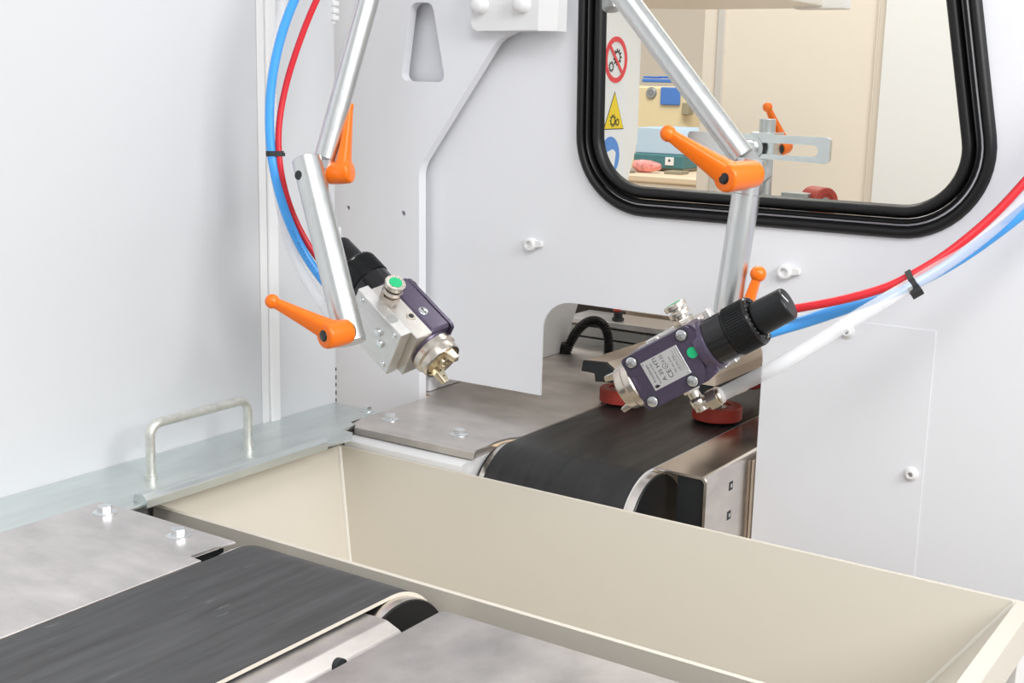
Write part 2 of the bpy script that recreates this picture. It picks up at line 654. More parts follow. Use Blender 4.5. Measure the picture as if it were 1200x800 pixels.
# upright column plate with the drop-shaped hole
colm = thing('column_plate', 'tall white steel gusset plate with a drop-shaped hole in the back corner', 'plate', (-0.95, 1.134, -0.05))
CY = 1.134
a1 = py(495, 196, CY)
a2 = py(583, 46, CY)
col_poly = [(-1.06, -0.05), (-0.8795, -0.05), (-0.8835, a1.z), (a2.x, a2.z), (a2.x + 0.02, a2.z + 0.008), (-0.712, a2.z + 0.009), (-0.712, 0.78), (-1.06, 0.78)]
col_poly = round_poly(col_poly, [0, 0, 0.035, 0.03, 0, 0, 0, 0], 8)
hb = [py(471, 88, CY), py(474, 95, CY), py(517, 96.5, CY), py(521, 88, CY), py(507, 18, CY), py(494, 2, CY), py(483, 14, CY)]
hole = round_poly([(py(470, 95.5, CY).x, hb[1].z), (py(522, 97, CY).x, hb[2].z), (py(506.5, 4, CY).x, py(506.5, 2.5, CY).z), (py(481, 4, CY).x, py(481, 3, CY).z)], [0.008, 0.008, 0.0114, 0.0114], 8)
h1 = py(408, 243.5, CY)
h2 = py(472.5, 250, CY)
bm = new()
add_sheet(bm, col_poly, [hole, circle(h1.x, h1.z, 0.0028, 14), circle(h2.x, h2.z, 0.0032, 14)], XZ, CY, CY + 0.0125)
part('plate', bm, PAINT, colm, angle=25)
# bracket bolted to it
bk = thing('mounting_bracket', 'white bracket with two big round-headed bolts at the top centre', 'bracket', (-0.76, 1.12, 0.41))
b0 = py(550, 36, 1.120)
b1 = py(647, 36.5, 1.120)
bm = new()
pl = round_poly([(b0.x, b0.z), (b1.x - 0.018, b0.z - 0.0005), (b1.x - 0.018, 0.52), (b0.x, 0.52)], [0.008, 0, 0, 0.008], 6)
add_prism(bm, pl, XZ, 1.122, CY - 0.0003, 0.0012)
part('face_plate', bm, GLOSSW, bk)
bm = new()
add_prism(bm, [(b1.x - 0.0185, 1.122), (b1.x, 1.130), (b1.x, CY + 0.0135), (b1.x - 0.0185, CY - 0.0005)], lambda a, b, d: V((a, b, d)), b0.z - 0.0003, 0.52, 0.0006)
part('bent_flange', bm, GLOSSW, bk)
for sx, sy in ((564, 6), (613, 5)):
    p = py(sx, sy, 1.122)
    bm = new()
    add_lathe(bm, [(0, 0), (0.0095, 0), (0.0095, 0.002), (0.0085, 0.003), (0.0085, 0.008), (0.007, 0.0105), (0.0045, 0.0118), (0, 0.012)], p, (0, -1, 0), 28)
    part('bolt', bm, GLOSSW, bk)

# ================================================================== LEDGE
lg = thing('side_ledge', 'galvanised sheet ledge along the left wall with a bow handle', 'ledge', (-0.89, 0.6, -0.03))
bm = new()
add_prism(bm, [(-0.9415, -0.6), (-0.836, -0.6), (-0.834, 0.9236), (-0.8285, 0.9560), (-0.8440, 0.9760), (-0.8605, 0.9772), (-0.8605, 1.0), (-0.8735, 1.006), (-0.8735, 1.0605), (-0.9415, 1.0605)], XY, -0.0040, -0.0015, 0.0005, 1)
part('sheet', bm, GALV, lg)
bm = new()
l0, l1 = 0.694, 0.9225
prof = round_poly([(-0.8470, -0.0015), (-0.8470, 0.0050), (-0.8345, 0.0070), (-0.8300, 0.0030), (-0.8300, -0.0050), (-0.8330, -0.0050), (-0.8345, -0.0015)], [0, 0.003, 0.004, 0.002, 0.001, 0.001, 0], 4)
add_prism(bm, prof, XZ, l0, l1, 0.0004, 1)
part('rolled_lip', bm, GALV, lg, angle=30)
HX = -0.8827
hz = 0.0495
bm = new()
hpts = [(HX, 0.7445, -0.001), (HX, 0.7445, 0.012), (HX, 0.7445, 0.030)]
for k in range(7):
    a = k / 6 * PI / 2
    hpts.append((HX, 0.7445 + 0.012 * (1 - math.cos(a)), hz - 0.012 + 0.012 * math.sin(a)))
for k in range(7):
    a = k / 6 * PI / 2
    hpts.append((HX, 0.8655 - 0.012 + 0.012 * math.sin(a), hz - 0.012 + 0.012 * math.cos(a)))
hpts += [(HX, 0.8655, 0.030), (HX, 0.8655, 0.012), (HX, 0.8655, -0.001)]
add_tube(bm, hpts, 0.0043, 16)
hd = part('bow_handle', bm, GALVR, lg, 'thin galvanised bow handle')
for yy in (0.7445, 0.8655):
    bm = new()
    add_lathe(bm, [(0.0043, 0.0035), (0.0054, 0.003), (0.0056, -0.0015), (0, -0.0015)], (HX, yy, 0), (0, 0, 1), 20)
    me = mesh_of('foot', bm, GALVR)
    fo = bpy.data.objects.new('foot', me)
    COL.objects.link(fo)
    fo.parent = hd
p = pz(430, 481, -0.0015)
flange_bolt(lg, p, s=0.85)
bm = new()
add_box(bm, (-0.9400, -0.6, -0.9), (-0.8720, 1.05, -0.0045), 0.001, 1)
solo('ledge_light_block', bm, BASEG, 'added grey box blocking light below the galvanised ledge along the left wall', 'frame')  # box added below the ledge so no lit floor shows through gaps

# ================================================================== TROUGH
TX0, TX1, TY0, TY1, TZ = -0.8605, -0.1835, 0.7335, 0.9735, -0.018
tr = thing('trough', 'beige hopper trough spanning the gap between the two conveyors', 'trough', (-0.52, 0.85, -0.9))
bm = new()


def ring(x0, x1, y0, y1, z):
    return [bm.verts.new((x0, y0, z)), bm.verts.new((x1, y0, z)), bm.verts.new((x1, y1, z)), bm.verts.new((x0, y1, z))]


D = 0.30
loops = [ring(TX0 - 0.003, TX1 + 0.013, TY0 - 0.0045, TY1 + 0.004, TZ - 0.032),
         ring(TX0 - 0.003, TX1 + 0.013, TY0 - 0.0045, TY1 + 0.004, TZ),
         ring(TX0, TX1, TY0, TY1, TZ),
         ring(TX0 + 0.30 * D, TX1 - 0.70 * D, TY0 + 0.06 * D, TY1 - 0.2 * D, TZ - D),
         ring(TX0 + 0.30 * D - 0.003, TX1 - 0.70 * D + 0.003, TY0 + 0.06 * D - 0.003, TY1 - 0.2 * D + 0.003, TZ - D - 0.004),
         ring(TX0 + 0.30 * 0.03 - 0.002, TX1 - 0.70 * 0.03 + 0.008, TY0 - 0.0015, TY1 - 0.2 * 0.03 + 0.003, TZ - 0.034)]
for A, B in zip(loops[:-1], loops[1:]):
    if A is loops[3]:
        continue
    for k in range(4):
        bm.faces.new((A[k], A[(k + 1) % 4], B[(k + 1) % 4], B[k]))
bm.faces.new(loops[3])
bm.faces.new(loops[4][::-1])
A, B = loops[5], loops[0]
for k in range(4):
    bm.faces.new((A[k], A[(k + 1) % 4], B[(k + 1) % 4], B[k]))
part('hopper', bm, TROUGH, tr, angle=20)
for (x, y, sx, sy) in ((TX0, TY1, 0.30, -0.2), (TX1, TY1, -0.70, -0.2)):
    bm = new()
    a = V((x, y, TZ - 0.001))
    b = V((x + sx * D, y + sy * D, TZ - D))
    inw = V((1 if sx > 0 else -1, -1, 0)) * 0.0006
    add_tube(bm, [a + inw, b + inw], 0.0026, 8)
    part('corner_weld', bm, SEAMW, tr)
for xa, xb in ((TX0 - 0.0028, TX0 + 0.0040), (TX1 + 0.0020, TX1 + 0.0125)):
    for ya, yb in ((TY0 + 0.004, TY0 + 0.034), (TY1 - 0.034, TY1 - 0.004)):
        bm = new()
        add_box(bm, (xa, ya, -0.9), (xb, yb, TZ - 0.0325), 0.001, 1)
        part('leg', bm, WHITEP, tr)


# ================================================================== CONVEYORS
def conveyor(name, label, axis_y, direction, far_y, xl, xr, edge_mat, rough):
    """belt running from far_y to a roller at axis_y; direction +1 = the roller end looks to +y."""
    R, T = 0.0552, 0.0028
    zc = -(R + T)
    t = thing(name, label, 'conveyor', ((xl + xr) / 2, (axis_y + far_y) / 2, -0.9))
    # belt: closed band swept across x
    n = 28
    outer, inner = [], []
    outer.append((far_y, 0.0))
    inner.append((far_y, -T))
    # fine steps along the run so the texture and reflections stay clean
    for k in range(1, 12):
        y = far_y + (axis_y - far_y) * k / 12
        outer.append((y, 0.0))
        inner.append((y, -T))
    for k in range(n + 1):
        a = PI / 2 - PI * k / n
        outer.append((axis_y + direction * (R + T) * math.cos(a), zc + (R + T) * math.sin(a)))
        inner.append((axis_y + direction * R * math.cos(a), zc + R * math.sin(a)))
    outer.append((far_y, zc - R - T))
    inner.append((far_y, zc - R))
    bm = new()
    rows = []
    for (y, z), (y2, z2) in zip(outer, inner):
        rows.append([bm.verts.new((xl, y, z)), bm.verts.new((xr, y, z)), bm.verts.new((xr, y2, z2)), bm.verts.new((xl, y2, z2))])
    for A, B in zip(rows[:-1], rows[1:]):
        for k in range(4):
            f = bm.faces.new((A[k], A[(k + 1) % 4], B[(k + 1) % 4], B[k]))
            f.material_index = 0 if k in (0, 2) else 1
    bm.faces.new(rows[0])
    bm.faces.new(rows[-1][::-1])
    part('belt', bm, [BELT if direction > 0 else BELT2, edge_mat], t, 'black rubber belt with a pale cut edge')
    # roller: bright drum wider than the belt, dark end disc
    bm = new()
    add_lathe(bm, [(0, 0), (R - 0.002, 0), (R, 0.001), (R, xr + 0.0085 - (xl - 0.0085)), (R - 0.0006, xr + 0.0088 - (xl - 0.0085)), (0, xr + 0.0088 - (xl - 0.0085))],
              (xl - 0.0085, axis_y, zc), (1, 0, 0), 64)
    ro = part('roller', bm, STAIN2, t)
    for side, x in ((1, xr + 0.0088), (-1, xl - 0.0086)):
        bm = new()
        add_lathe(bm, [(0, 0.0025), (0.012, 0.0025), (0.013, 0.0015), (R - 0.0012, 0.0015), (R - 0.0006, 0.0008), (R - 0.0006, -0.0002), (0, -0.0002)], (x, axis_y, zc), (side, 0, 0), 64)
        me = mesh_of('end_disc', bm, BLACKPL)
        o = bpy.data.objects.new('end_disc', me)
        COL.objects.link(o)
        o.parent = ro
    return t


BX0, BX1 = -0.6935, -0.5375
near = conveyor('belt_conveyor', 'belt conveyor in the foreground with a scuffed black belt', 0.6655, 1, -0.75, BX0, BX1 - 0.0025, BELTEDGE, 0.5)
far = conveyor('belt_conveyor', 'belt conveyor behind the trough running into the wall opening', 1.0470, -1, 2.15, BX0 - 0.0005, BX1 + 0.0015, BELTEDGE2, 0.4)

# bed of the near conveyor, right of the belt: rounded stainless rail ending at the roller disc
bm = new()
prof = round_poly([(-0.680, -0.0050), (-0.5235, -0.0050), (-0.5085, -0.0105), (-0.5010, -0.030), (-0.5010, -0.055), (-0.680, -0.055)], [0, 0.008, 0.012, 0.012, 0, 0], 6)
add_prism(bm, prof, XZ, -0.75, 0.640, 0.0006, 1)
part('bed_rail', bm, STAINR, near, angle=40)
bm = new()
q = px(400.5, 780.5, -0.5005)
add_lathe(bm, [(0, 0.0006), (0.0050, 0.0004), (0.0050, -0.004), (0, -0.004)], q, (1, 0, 0.10), 24)
part('bolt_hole', bm, BLACKM, near)
# scuffs: pale worn streaks lying in the belt surface
# frame below
for x in (BX0 + 0.005, BX1 - 0.035):
    for y in (-0.70, 0.52):
        bm = new()
        add_box(bm, (x, y, -0.9), (x + 0.03, y + 0.04, -0.118), 0.002, 1)
        part('leg', bm, BASEG, near)

# near cover plates
npl = thing('cover_plate', 'grey steel cover plate left of the foreground belt, two hex bolts on it', 'plate', (-0.78, 0.2, -0.004))
bm = new()
pp = [(-0.8660, -0.75), (-0.6965, -0.75), (-0.6965, 0.6320), (-0.7095, 0.6320), (-0.7075, 0.660), (-0.7040, 0.6745), (-0.7060, 0.6757), (-0.8260, 0.6757), (-0.8660, 0.6740)]
add_prism(bm, pp, XY, -0.0022, 0.0, 0.0005, 1)
part('sheet', bm, STAIN, npl)
for sx, sy in ((123, 600.5), (209, 627.5)):
    flange_bolt(npl, pz(sx, sy, 0.0), turn=0.15)
bm = new()
add_box(bm, (-0.8610, -0.7, -0.9), (-0.7160, 0.6740, -0.0023), 0.001, 1)
part('support_box', bm, BLACKM, npl)  # painted black to give the shade in the plate notch

npr = thing('cover_plate', 'grey steel cover plate right of the foreground belt with a rounded corner', 'plate', (-0.3, 0.2, -0.004))
bm = new()
pp = round_poly([(-0.4955, -0.75), (0.12, -0.75), (0.12, 0.6672), (-0.4955, 0.6672)], [0, 0, 0, 0.004], 5)
add_prism(bm, pp, XY, -0.0030, 0.0, 0.0008, 2)
part('sheet', bm, STAINR, npr)
bm = new()
add_box(bm, (-0.4920, -0.7, -0.9), (0.11, 0.650, -0.0033), 0.001, 1)
part('support_box', bm, BASEG, npr)

# far cover plate with its bent-down front lip and notch round the roller
fpl = thing('cover_plate', 'brown-grey steel cover plate with bent front lip left of the rear belt', 'plate', (-0.77, 1.2, -0.004))
bm = new()
pp = [(-0.8580, 0.9980), (-0.7025, 0.9980), (-0.7035, 1.018), (-0.7060, 1.036), (-0.7035, 1.0560), (-0.6962, 1.0660), (-0.6960, 2.1), (-0.94, 2.1), (-0.94, 1.150), (-0.8720, 1.150), (-0.8700, 1.02), (-0.8640, 0.9995)]
add_prism(bm, pp, XY, -0.0022, 0.0, 0.0005, 1)
part('sheet', bm, STAINF, fpl)
bm = new()
lip = [(-0.0001, 0.0), (-0.0022, -0.0007), (-0.0038, -0.0022), (-0.0048, -0.0090), (-0.0028, -0.0093), (-0.0018, -0.0035), (-0.0008, -0.0023), (0.0003, -0.0022)]
add_prism(bm, [(0.9981 + a, b) for a, b in lip], YZ, -0.8575, -0.7027, 0.0003, 1)
part('bent_lip', bm, STAINF, fpl, angle=25)
for sx, sy in ((457, 491.5), (538, 509)):
    flange_bolt(fpl, pz(sx, sy, 0.0), turn=0.2)
for ya in (1.06, 1.95):
    bm = new()
    add_box(bm, (-0.86, ya, -0.9), (-0.80, ya + 0.06, -0.0024), 0.001, 1)
    part('support_post', bm, BASEG, fpl)

# white painted cross channel under the lip
bm = new()
prof = round_poly([(0.9782, -0.0120), (0.9870, -0.0104), (1.05, -0.0104), (1.05, -0.0600), (0.9782, -0.0600)], [0.002, 0.002, 0, 0, 0], 4)
add_prism(bm, prof, YZ, -0.8575, -0.7065, 0.0006, 1)
solo('cross_channel', bm, GLOSSW, 'white painted channel under the bent lip of the rear cover plate', 'channel')

# stainless roller housing right of the rear belt
rh = thing('roller_housing', 'stainless housing box with two square holes right of the rear belt', 'housing', (-0.5, 1.3, -0.2))
bm = new()
prof = round_poly([(-0.5340, 0.0005), (-0.4800, 0.0005), (-0.4800, -0.16), (-0.4830, -0.16), (-0.4830, -0.0025), (-0.5340, -0.0025)], [0, 0.006, 0, 0, 0.003, 0], 5)
bm2 = bm
add_prism(bm, prof, XZ, 1.0560, 2.1, 0.0006, 1)
part('housing_sheet', bm, STAIN2, rh, angle=40)
bm = new()
add_box(bm, (-0.5115, 1.0585, -0.16), (-0.4832, 1.066, -0.0027))
part('dark_end_fill', bm, BLACKM, rh)  # black sheet standing in for the shade inside the open front
for sx, sy in ((856.5, 569), (854, 603.5)):
    p = px(sx, sy, -0.480)
    bm = new()
    add_box(bm, (-0.4804, p.y - 0.0042, p.z - 0.0045), (-0.4797, p.y + 0.0042, p.z + 0.0045), 0.0002, 1)
    sq = part('square_hole', bm, BLACKM, rh)
    bm = new()
    add_box(bm, (-0.4798, p.y - 0.0014, p.z - 0.0016), (-0.4794, p.y + 0.0018, p.z + 0.0020))
    me = mesh_of('spring_tongue', bm, ZINC)
    o = bpy.data.objects.new('spring_tongue', me)
    COL.objects.link(o)
    o.parent = sq
bm = new()
p = px(880, 545, -0.4785)
add_box(bm, (-0.4796, p.y + 0.004, -0.16), (-0.4765, p.y + 0.02, -0.0065), 0.0006, 1)
part('edge_strip', bm, CREAM, rh)
for ya in (1.3, 1.95):
    bm = new()
    add_box(bm, (-0.515, ya, -0.9), (-0.485, ya + 0.06, -0.16), 0.001, 1)
    part('support_post', bm, BASEG, rh)
for x in (BX0 - 0.02, BX1 - 0.04):
    for y in (1.2, 2.0):
        bm = new()
        add_box(bm, (x, y, -0.9), (x + 0.03, y + 0.04, -0.118), 0.002, 1)
        part('leg', bm, BASEG, far)

# ================================================================== INSIDE THE OPENING
bm = new()
add_box(bm, (-0.8920, WY + 0.006, 0.0005), (-0.8860, 1.1745, 0.16), 0.0005, 1)
li = solo('liner_strip', bm, PAINT, 'grey white liner strip standing behind the hanging sheet, left of the opening', 'panel')
bm = new()
add_box(bm, (-0.8960, 1.1755, 0.0005), (-0.8875, 1.3000, 0.16), 0.0005, 1)
solo('liner_sheet', bm, GLOSSW, 'bright white liner sheet standing behind the hanging sheet, beyond the grey strip', 'panel')
bm = new()
add_box(bm, (-1.10, WY + 0.0035, 0.168), (-0.40, 1.38, 0.172), 0.0006, 1)
tn = thing('tunnel_light_block', 'added unseen cover keeping light out of the conveyor tunnel behind the wall opening', 'cover', (-0.75, 1.45, 0.0))  # unseen roof and side sheet added to darken the tunnel
part('top_sheet', bm, WHITEP, tn)
bm = new()
add_box(bm, (-0.4440, WY + 0.0035, -0.9), (-0.4400, 1.38, 0.1675), 0.0006, 1)
part('side_sheet', bm, WHITEP, tn)
# slanted guard plate
g0 = pz(625, 421, 0.0005)
g1 = pz(664, 412.5, 0.0005)
GX = (g0.x + g1.x) / 2
g2 = px(678, 357, GX)
bm = new()
add_prism(bm, [(g1.y - 0.15, 0.0004), (g1.y, 0.0004), (g2.y, g2.z + 0.004), (g2.y + 0.04, 0.14), (g1.y - 0.15, 0.14)], YZ, GX - 0.004, GX, 0.0006, 1)
solo('guard_plate', bm, GLOSSW, 'pale slant-cut guard plate inside the opening left of the black conduit', 'plate')


# cross beams far inside
def pybox(bm, x0, y0, x1, y1, Y, thick, bev=0.001):
    a, b = py(x0, y0, Y), py(x1, y1, Y)
    add_box(bm, (min(a.x, b.x), Y, min(a.z, b.z)), (max(a.x, b.x), Y + thick, max(a.z, b.z)), bev, 2)


TYB = 1.52
cb = thing('cross_slide', 'stacked aluminium cross slide beams behind the black conduit', 'beam', (-0.75, TYB, 0.0))
e0 = py(665, 385, TYB)
zt = py(735, 379, TYB).z
for k, (za, zb, mm, y0, y1) in enumerate(((zt - 0.008, zt, ALU, TYB - 0.006, TYB + 0.06), (zt - 0.0255, zt - 0.0115, GREY, TYB - 0.002, TYB + 0.05), (zt - 0.042, zt - 0.0275, GREY, TYB - 0.004, TYB + 0.05))):
    bm = new()
    add_box(bm, (e0.x - 0.002 * k, y0, za), (-0.52, y1, zb), 0.001, 2)
    part('beam', bm, mm, cb)
for xx in (e0.x + 0.04, -0.60):
    bm = new()
    add_box(bm, (xx, TYB + 0.004, 0.0003), (xx + 0.012, TYB + 0.04, zt - 0.043), 0.001, 1)
    part('spacer', bm, GREY, cb)
bm = new()
p = py(719, 380, TYB)
cyl(bm, (p.x, TYB + 0.012, zt), (p.x, TYB + 0.012, zt + 0.004), 0.0085, 20, 0.001)
cyl(bm, (p.x, TYB + 0.012, zt + 0.004), (p.x, TYB + 0.012, zt + 0.012), 0.0062, 20, 0.001)
kn = part('clamp_screw', bm, BLACKM, cb)
bm = new()
cyl(bm, (p.x - 0.002, TYB + 0.012, zt + 0.0123), (p.x - 0.002, TYB + 0.012, zt + 0.016), 0.0058, 20, 0.001)
part('red_cap', bm, RED, cb)
# raised back beam and plain dark brown box behind
bm = new()
a = py(724, 361, 1.62)
add_box(bm, (a.x, 1.62, zt - 0.004), (-0.50, 1.68, 0.16), 0.002, 2)
add_box(bm, (a.x + 0.002, 1.64, 0.0003), (-0.50, 1.67, zt - 0.003), 0.002, 2)
solo('rear_rail', bm, CREAM, 'cream rail running across the back of the tunnel above the cross slide', 'rail')
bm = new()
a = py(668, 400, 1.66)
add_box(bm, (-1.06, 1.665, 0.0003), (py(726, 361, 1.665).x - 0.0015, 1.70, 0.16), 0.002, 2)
solo('dark_box', bm, DARKT, 'dark brown box behind the top of the black conduit arch', 'housing')

# corrugated conduit arch
c0 = pz(661, 414, 0.0)
yy = c0.y + 0.01
cps = [c0 + V((0.002, 0, -0.001))] + [py(x, y, yy) for x, y in ((669, 400), (677, 387), (688, 377.5), (699, 376), (708, 382), (712.5, 394), (713, 408), (713, 420))]
pts = spline([tuple(p) for p in cps], 7)
bm = new()
fine = spline(pts, 3)
rr = [0.0056 + (0.0011 if k % 4 in (0, 1) else 0) for k in range(len(fine))]
add_tube(bm, fine, rr, 14)
cdt = solo('cable_conduit', bm, BLACKPL, 'black corrugated cable conduit arched over the plate inside the opening', 'conduit', angle=20)
bm = new()
cyl(bm, c0 + V((-0.006, 0.004, -0.0003)), c0 + V((0.001, 0.004, 0.012)), 0.0068, 16, 0.001)
part('end_fitting', bm, BLACKPL, cdt)

# guide beam with black end block, running along the belt
GB = 1.20
poly = [(681, 434.5), (683, 422.5), (709, 425), (721.5, 436.5), (718, 448.5), (697.5, 447), (697, 437)]
P2 = [(py(x, y, GB).x, py(x, y, GB).z) for x, y in poly]
gb = thing('guide_beam', 'cream side guide beam with a black stepped end block above the rear belt', 'beam', (P2[0][0], 1.5, 0.03))
bm = new()
add_prism(bm, P2, XZ, GB, GB + 0.006, 0.0005, 1)
part('end_block', bm, BLACKM, gb)
bm = new()
xr_ = P2[3][0]
add_prism(bm, [(P2[0][0] + 0.001, P2[0][1] + 0.001), (P2[1][0] + 0.0005, P2[1][1] - 0.0003), (P2[2][0], P2[2][1] - 0.0003), (xr_ - 0.0005, P2[3][1] - 0.0005), (P2[4][0] - 0.001, P2[4][1] + 0.001), (P2[5][0] + 0.001, P2[5][1] + 0.001), (P2[6][0] + 0.001, P2[6][1] + 0.001)], XZ, GB + 0.0062, 1.505, 0.0006, 1)
part('beam_body', bm, CREAM, gb)

# right guide: cream bar with black clamp, parallel to the first, over the big wheel
RB = 1.185
r1 = py(838, 453, RB)
gr = thing('guide_bar', 'cream guide bar with black slots beside the spray gun hose fitting', 'beam', (r1.x, 1.5, 0.04))
bm = new()
add_box(bm, (r1.x - 0.030, RB, r1.z), (r1.x, 1.505, r1.z + 0.012), 0.001, 2)
part('bar_top', bm, CREAM, gr)
bm = new()
add_box(bm, (r1.x - 0.028, RB + 0.004, r1.z - 0.0125), (r1.x + 0.0003, 1.505, r1.z - 0.0003), 0.0006, 1)
part('slot_filler', bm, BLACKM, gr)
bm = new()
add_box(bm, (r1.x - 0.024, RB + 0.060, r1.z - 0.0205), (r1.x + 0.0005, RB + 0.085, r1.z - 0.0128), 0.0008, 1)
part('carrier_block', bm, CREAM, gr)


def guide_wheel(owner, c, r, h, axis=(0, 0, 1), bolt_up=0.012, name='guide_wheel'):
    c = V(c)
    bm = new()
    add_lathe(bm, [(r * 0.38, 0), (r - 0.0012, 0), (r, 0.0012), (r, h - 0.0012), (r - 0.0012, h), (r * 0.62, h), (r * 0.56, h - 0.002), (r * 0.38, h - 0.002), (r * 0.38, 0)], c, axis, 48)
    w = part(name, bm, RED, owner, 'red rubber guide wheel')
    bm = new()
    add_lathe(bm, [(0, -0.0005), (r * 0.378, -0.0005), (r * 0.378, h - 0.0015), (r * 0.2, h - 0.001), (r * 0.2, h + bolt_up), (0, h + bolt_up)], c, axis, 24)
    me = mesh_of('hub', bm, GREY)
    o = bpy.data.objects.new('hub', me)
    COL.objects.link(o)
    o.parent = w
    return w


p = pz(839, 489, 0.004)
guide_wheel(gr, (p.x, p.y + 0.002, 0.0030), 0.0272, 0.0150, bolt_up=0.0085)
p = pz(738, 471, 0.004)
guide_wheel(gb, (p.x - 0.012, p.y + 0.004, 0.0030), 0.0262, 0.0155, bolt_up=0.01)
p = py(883, 431, 1.36)
guide_wheel(gr, (p.x, 1.36, p.z), 0.024, 0.012, axis=(0.25, -1, 0.12), bolt_up=0.004)
p = pz(893, 466, 0.004)
guide_wheel(gr, (p.x + 0.004, p.y + 0.06, 0.0030), 0.024, 0.0145, bolt_up=0.008)


# ================================================================== CLAMP LEVERS
def clamp_lever(label, ballp, base, hub_a, hub_b, rb=0.0064, rh=0.0092, r0=0.0088, r1=0.0042, screw=True, washer=True):
    """ballp = ball centre, base = where the arm leaves the hub, hub_a = screw end, hub_b = clamping end."""
    ballp, base, hub_a, hub_b = V(ballp), V(base), V(hub_a), V(hub_b)
    t = thing('clamp_lever', label, 'lever', tuple(hub_b))
    bm = new()
    ax = hub_b - hub_a
    L = ax.length
    add_lathe(bm, [(0, 0), (rh * 0.80, 0), (rh * 0.93, 0.0010), (rh, 0.0030), (rh, L * 0.5), (rh * 0.92, L - 0.001), (rh * 0.85, L), (0, L)], hub_a, ax, 40)
    # tapered arm with a slight swan neck
    d = ballp - base
    n = 14
    pts, rs = [], []
    for k in range(n + 1):
        s = k / n
        pts.append(base + d * s)
        rs.append(r0 + (r1 - r0) * (s ** 0.75))
    tdir = d.normalized()
    nrm = ax.normalized()
    nrm = (nrm - tdir * nrm.dot(tdir)).normalized()
    sd = tdir.cross(nrm)
    rings = []
    for q, r in zip(pts, rs):
        ring_ = []
        for k in range(20):
            a = 2 * PI * k / 20
            ca, sa = math.cos(a), math.sin(a)
            e = 0.62            # squarish section with rounded edges
            ring_.append(bm.verts.new(q + sd * (r * math.copysign(abs(ca) ** e, ca)) + nrm * (r * 0.80 * math.copysign(abs(sa) ** e, sa))))
        rings.append(ring_)
    for A, B in zip(rings[:-1], rings[1:]):
        for k in range(20):
            bm.faces.new((A[k], A[(k + 1) % 20], B[(k + 1) % 20], B[k]))
    bm.faces.new(rings[0][::-1])
    bm.faces.new(rings[-1])
    ball(bm, ballp, rb)
    part('handle', bm, ORANGE, t, angle=50)
    if screw:
        bm = new()
        add_lathe(bm, [(0, -0.0012), (rh * 0.30, -0.0014), (rh * 0.42, -0.0006), (rh * 0.46, 0.001), (0, 0.001)], hub_a, ax, 20)
        part('screw', bm, BLACKGL, t, 'black screw head')
    if washer:
        bm = new()
        cyl(bm, hub_b, hub_b + ax.normalized() * 0.0025, rh * 0.72, 24, 0.0004)
        part('washer', bm, BLACKM, t)
    return t


def half_rod(bm, a, b, r, flat):
    """half-round end of a lapped rod; flat = direction in which the material is kept."""
    a, b = V(a), V(b)
    z = (b - a).normalized()
    f = V(flat)
    f = (f - z * f.dot(z)).normalized()
    s = z.cross(f)
    poly_ = [(r * math.cos(PI * k / 16), r * math.sin(PI * k / 16)) for k in range(17)]
    add_prism(bm, poly_, lambda p, q, d: a + s * p + f * q + z * d, 0, (b - a).length, 0.0004, 1)


def rod(label, top, bottom, r, lap_top=None, lap_bot=None, lap=0.03, name='support_rod'):
    top, bottom = V(top), V(bottom)
    t = thing(name, label, 'rod', tuple(bottom))
    z = (bottom - top).normalized()
    a, b = top, bottom
    if lap_top is not None:
        bm = new()
        half_rod(bm, top, top + z * lap, r, lap_top)
        part('flattened_end', bm, ROD, t)
        a = top + z * lap
    if lap_bot is not None:
        bm = new()
        half_rod(bm, bottom - z * lap, bottom, r, lap_bot)
        part('flattened_end', bm, ROD, t)
        b = bottom - z * lap
    bm = new()
    cyl(bm, a, b, r, 40, 0.0006)
    part('round_bar', bm, ROD, t)
    return t


# left arm
SIDE = RT * 0.75 - fw * 0.35
LU = rod('upper round steel rod above the left spray gun, leaning right', pd(502, -260, 1.175), pd(366.5, 238, 1.175), 0.0102, lap_bot=RT * 0.86 + fw * 0.5, lap=0.042)
LL = rod('lower steel rod carrying the left spray gun, leaning left', pd(359, 186, 1.157), pd(412, 402, 1.128), 0.0133, None, None)
bm = new()
q = pd(349.5, 205, 1.1440)
cyl(bm, q, q + RT * 0.006 + fw * 0.012, 0.0044, 16, 0.0006)
part('joint_bolt', bm, BLACKM, LL)
clamp_lever('upright orange clamp lever at the joint of the left rods', pd(410.5, 124.5, 1.178), pd(402.5, 194, 1.172), pd(412, 200.5, 1.170), pd(386, 203.5, 1.176), rb=0.0034, rh=0.0108, r0=0.0084, r1=0.0030, screw=False)
clamp_lever('orange clamp lever at the foot of the left rod, ball end leftward', pd(319, 353, 1.105), pd(388, 388, 1.100), pd(379, 393.5, 1.094), pd(408, 388, 1.112), rb=0.0064, rh=0.0118, r0=0.0100, r1=0.0042)

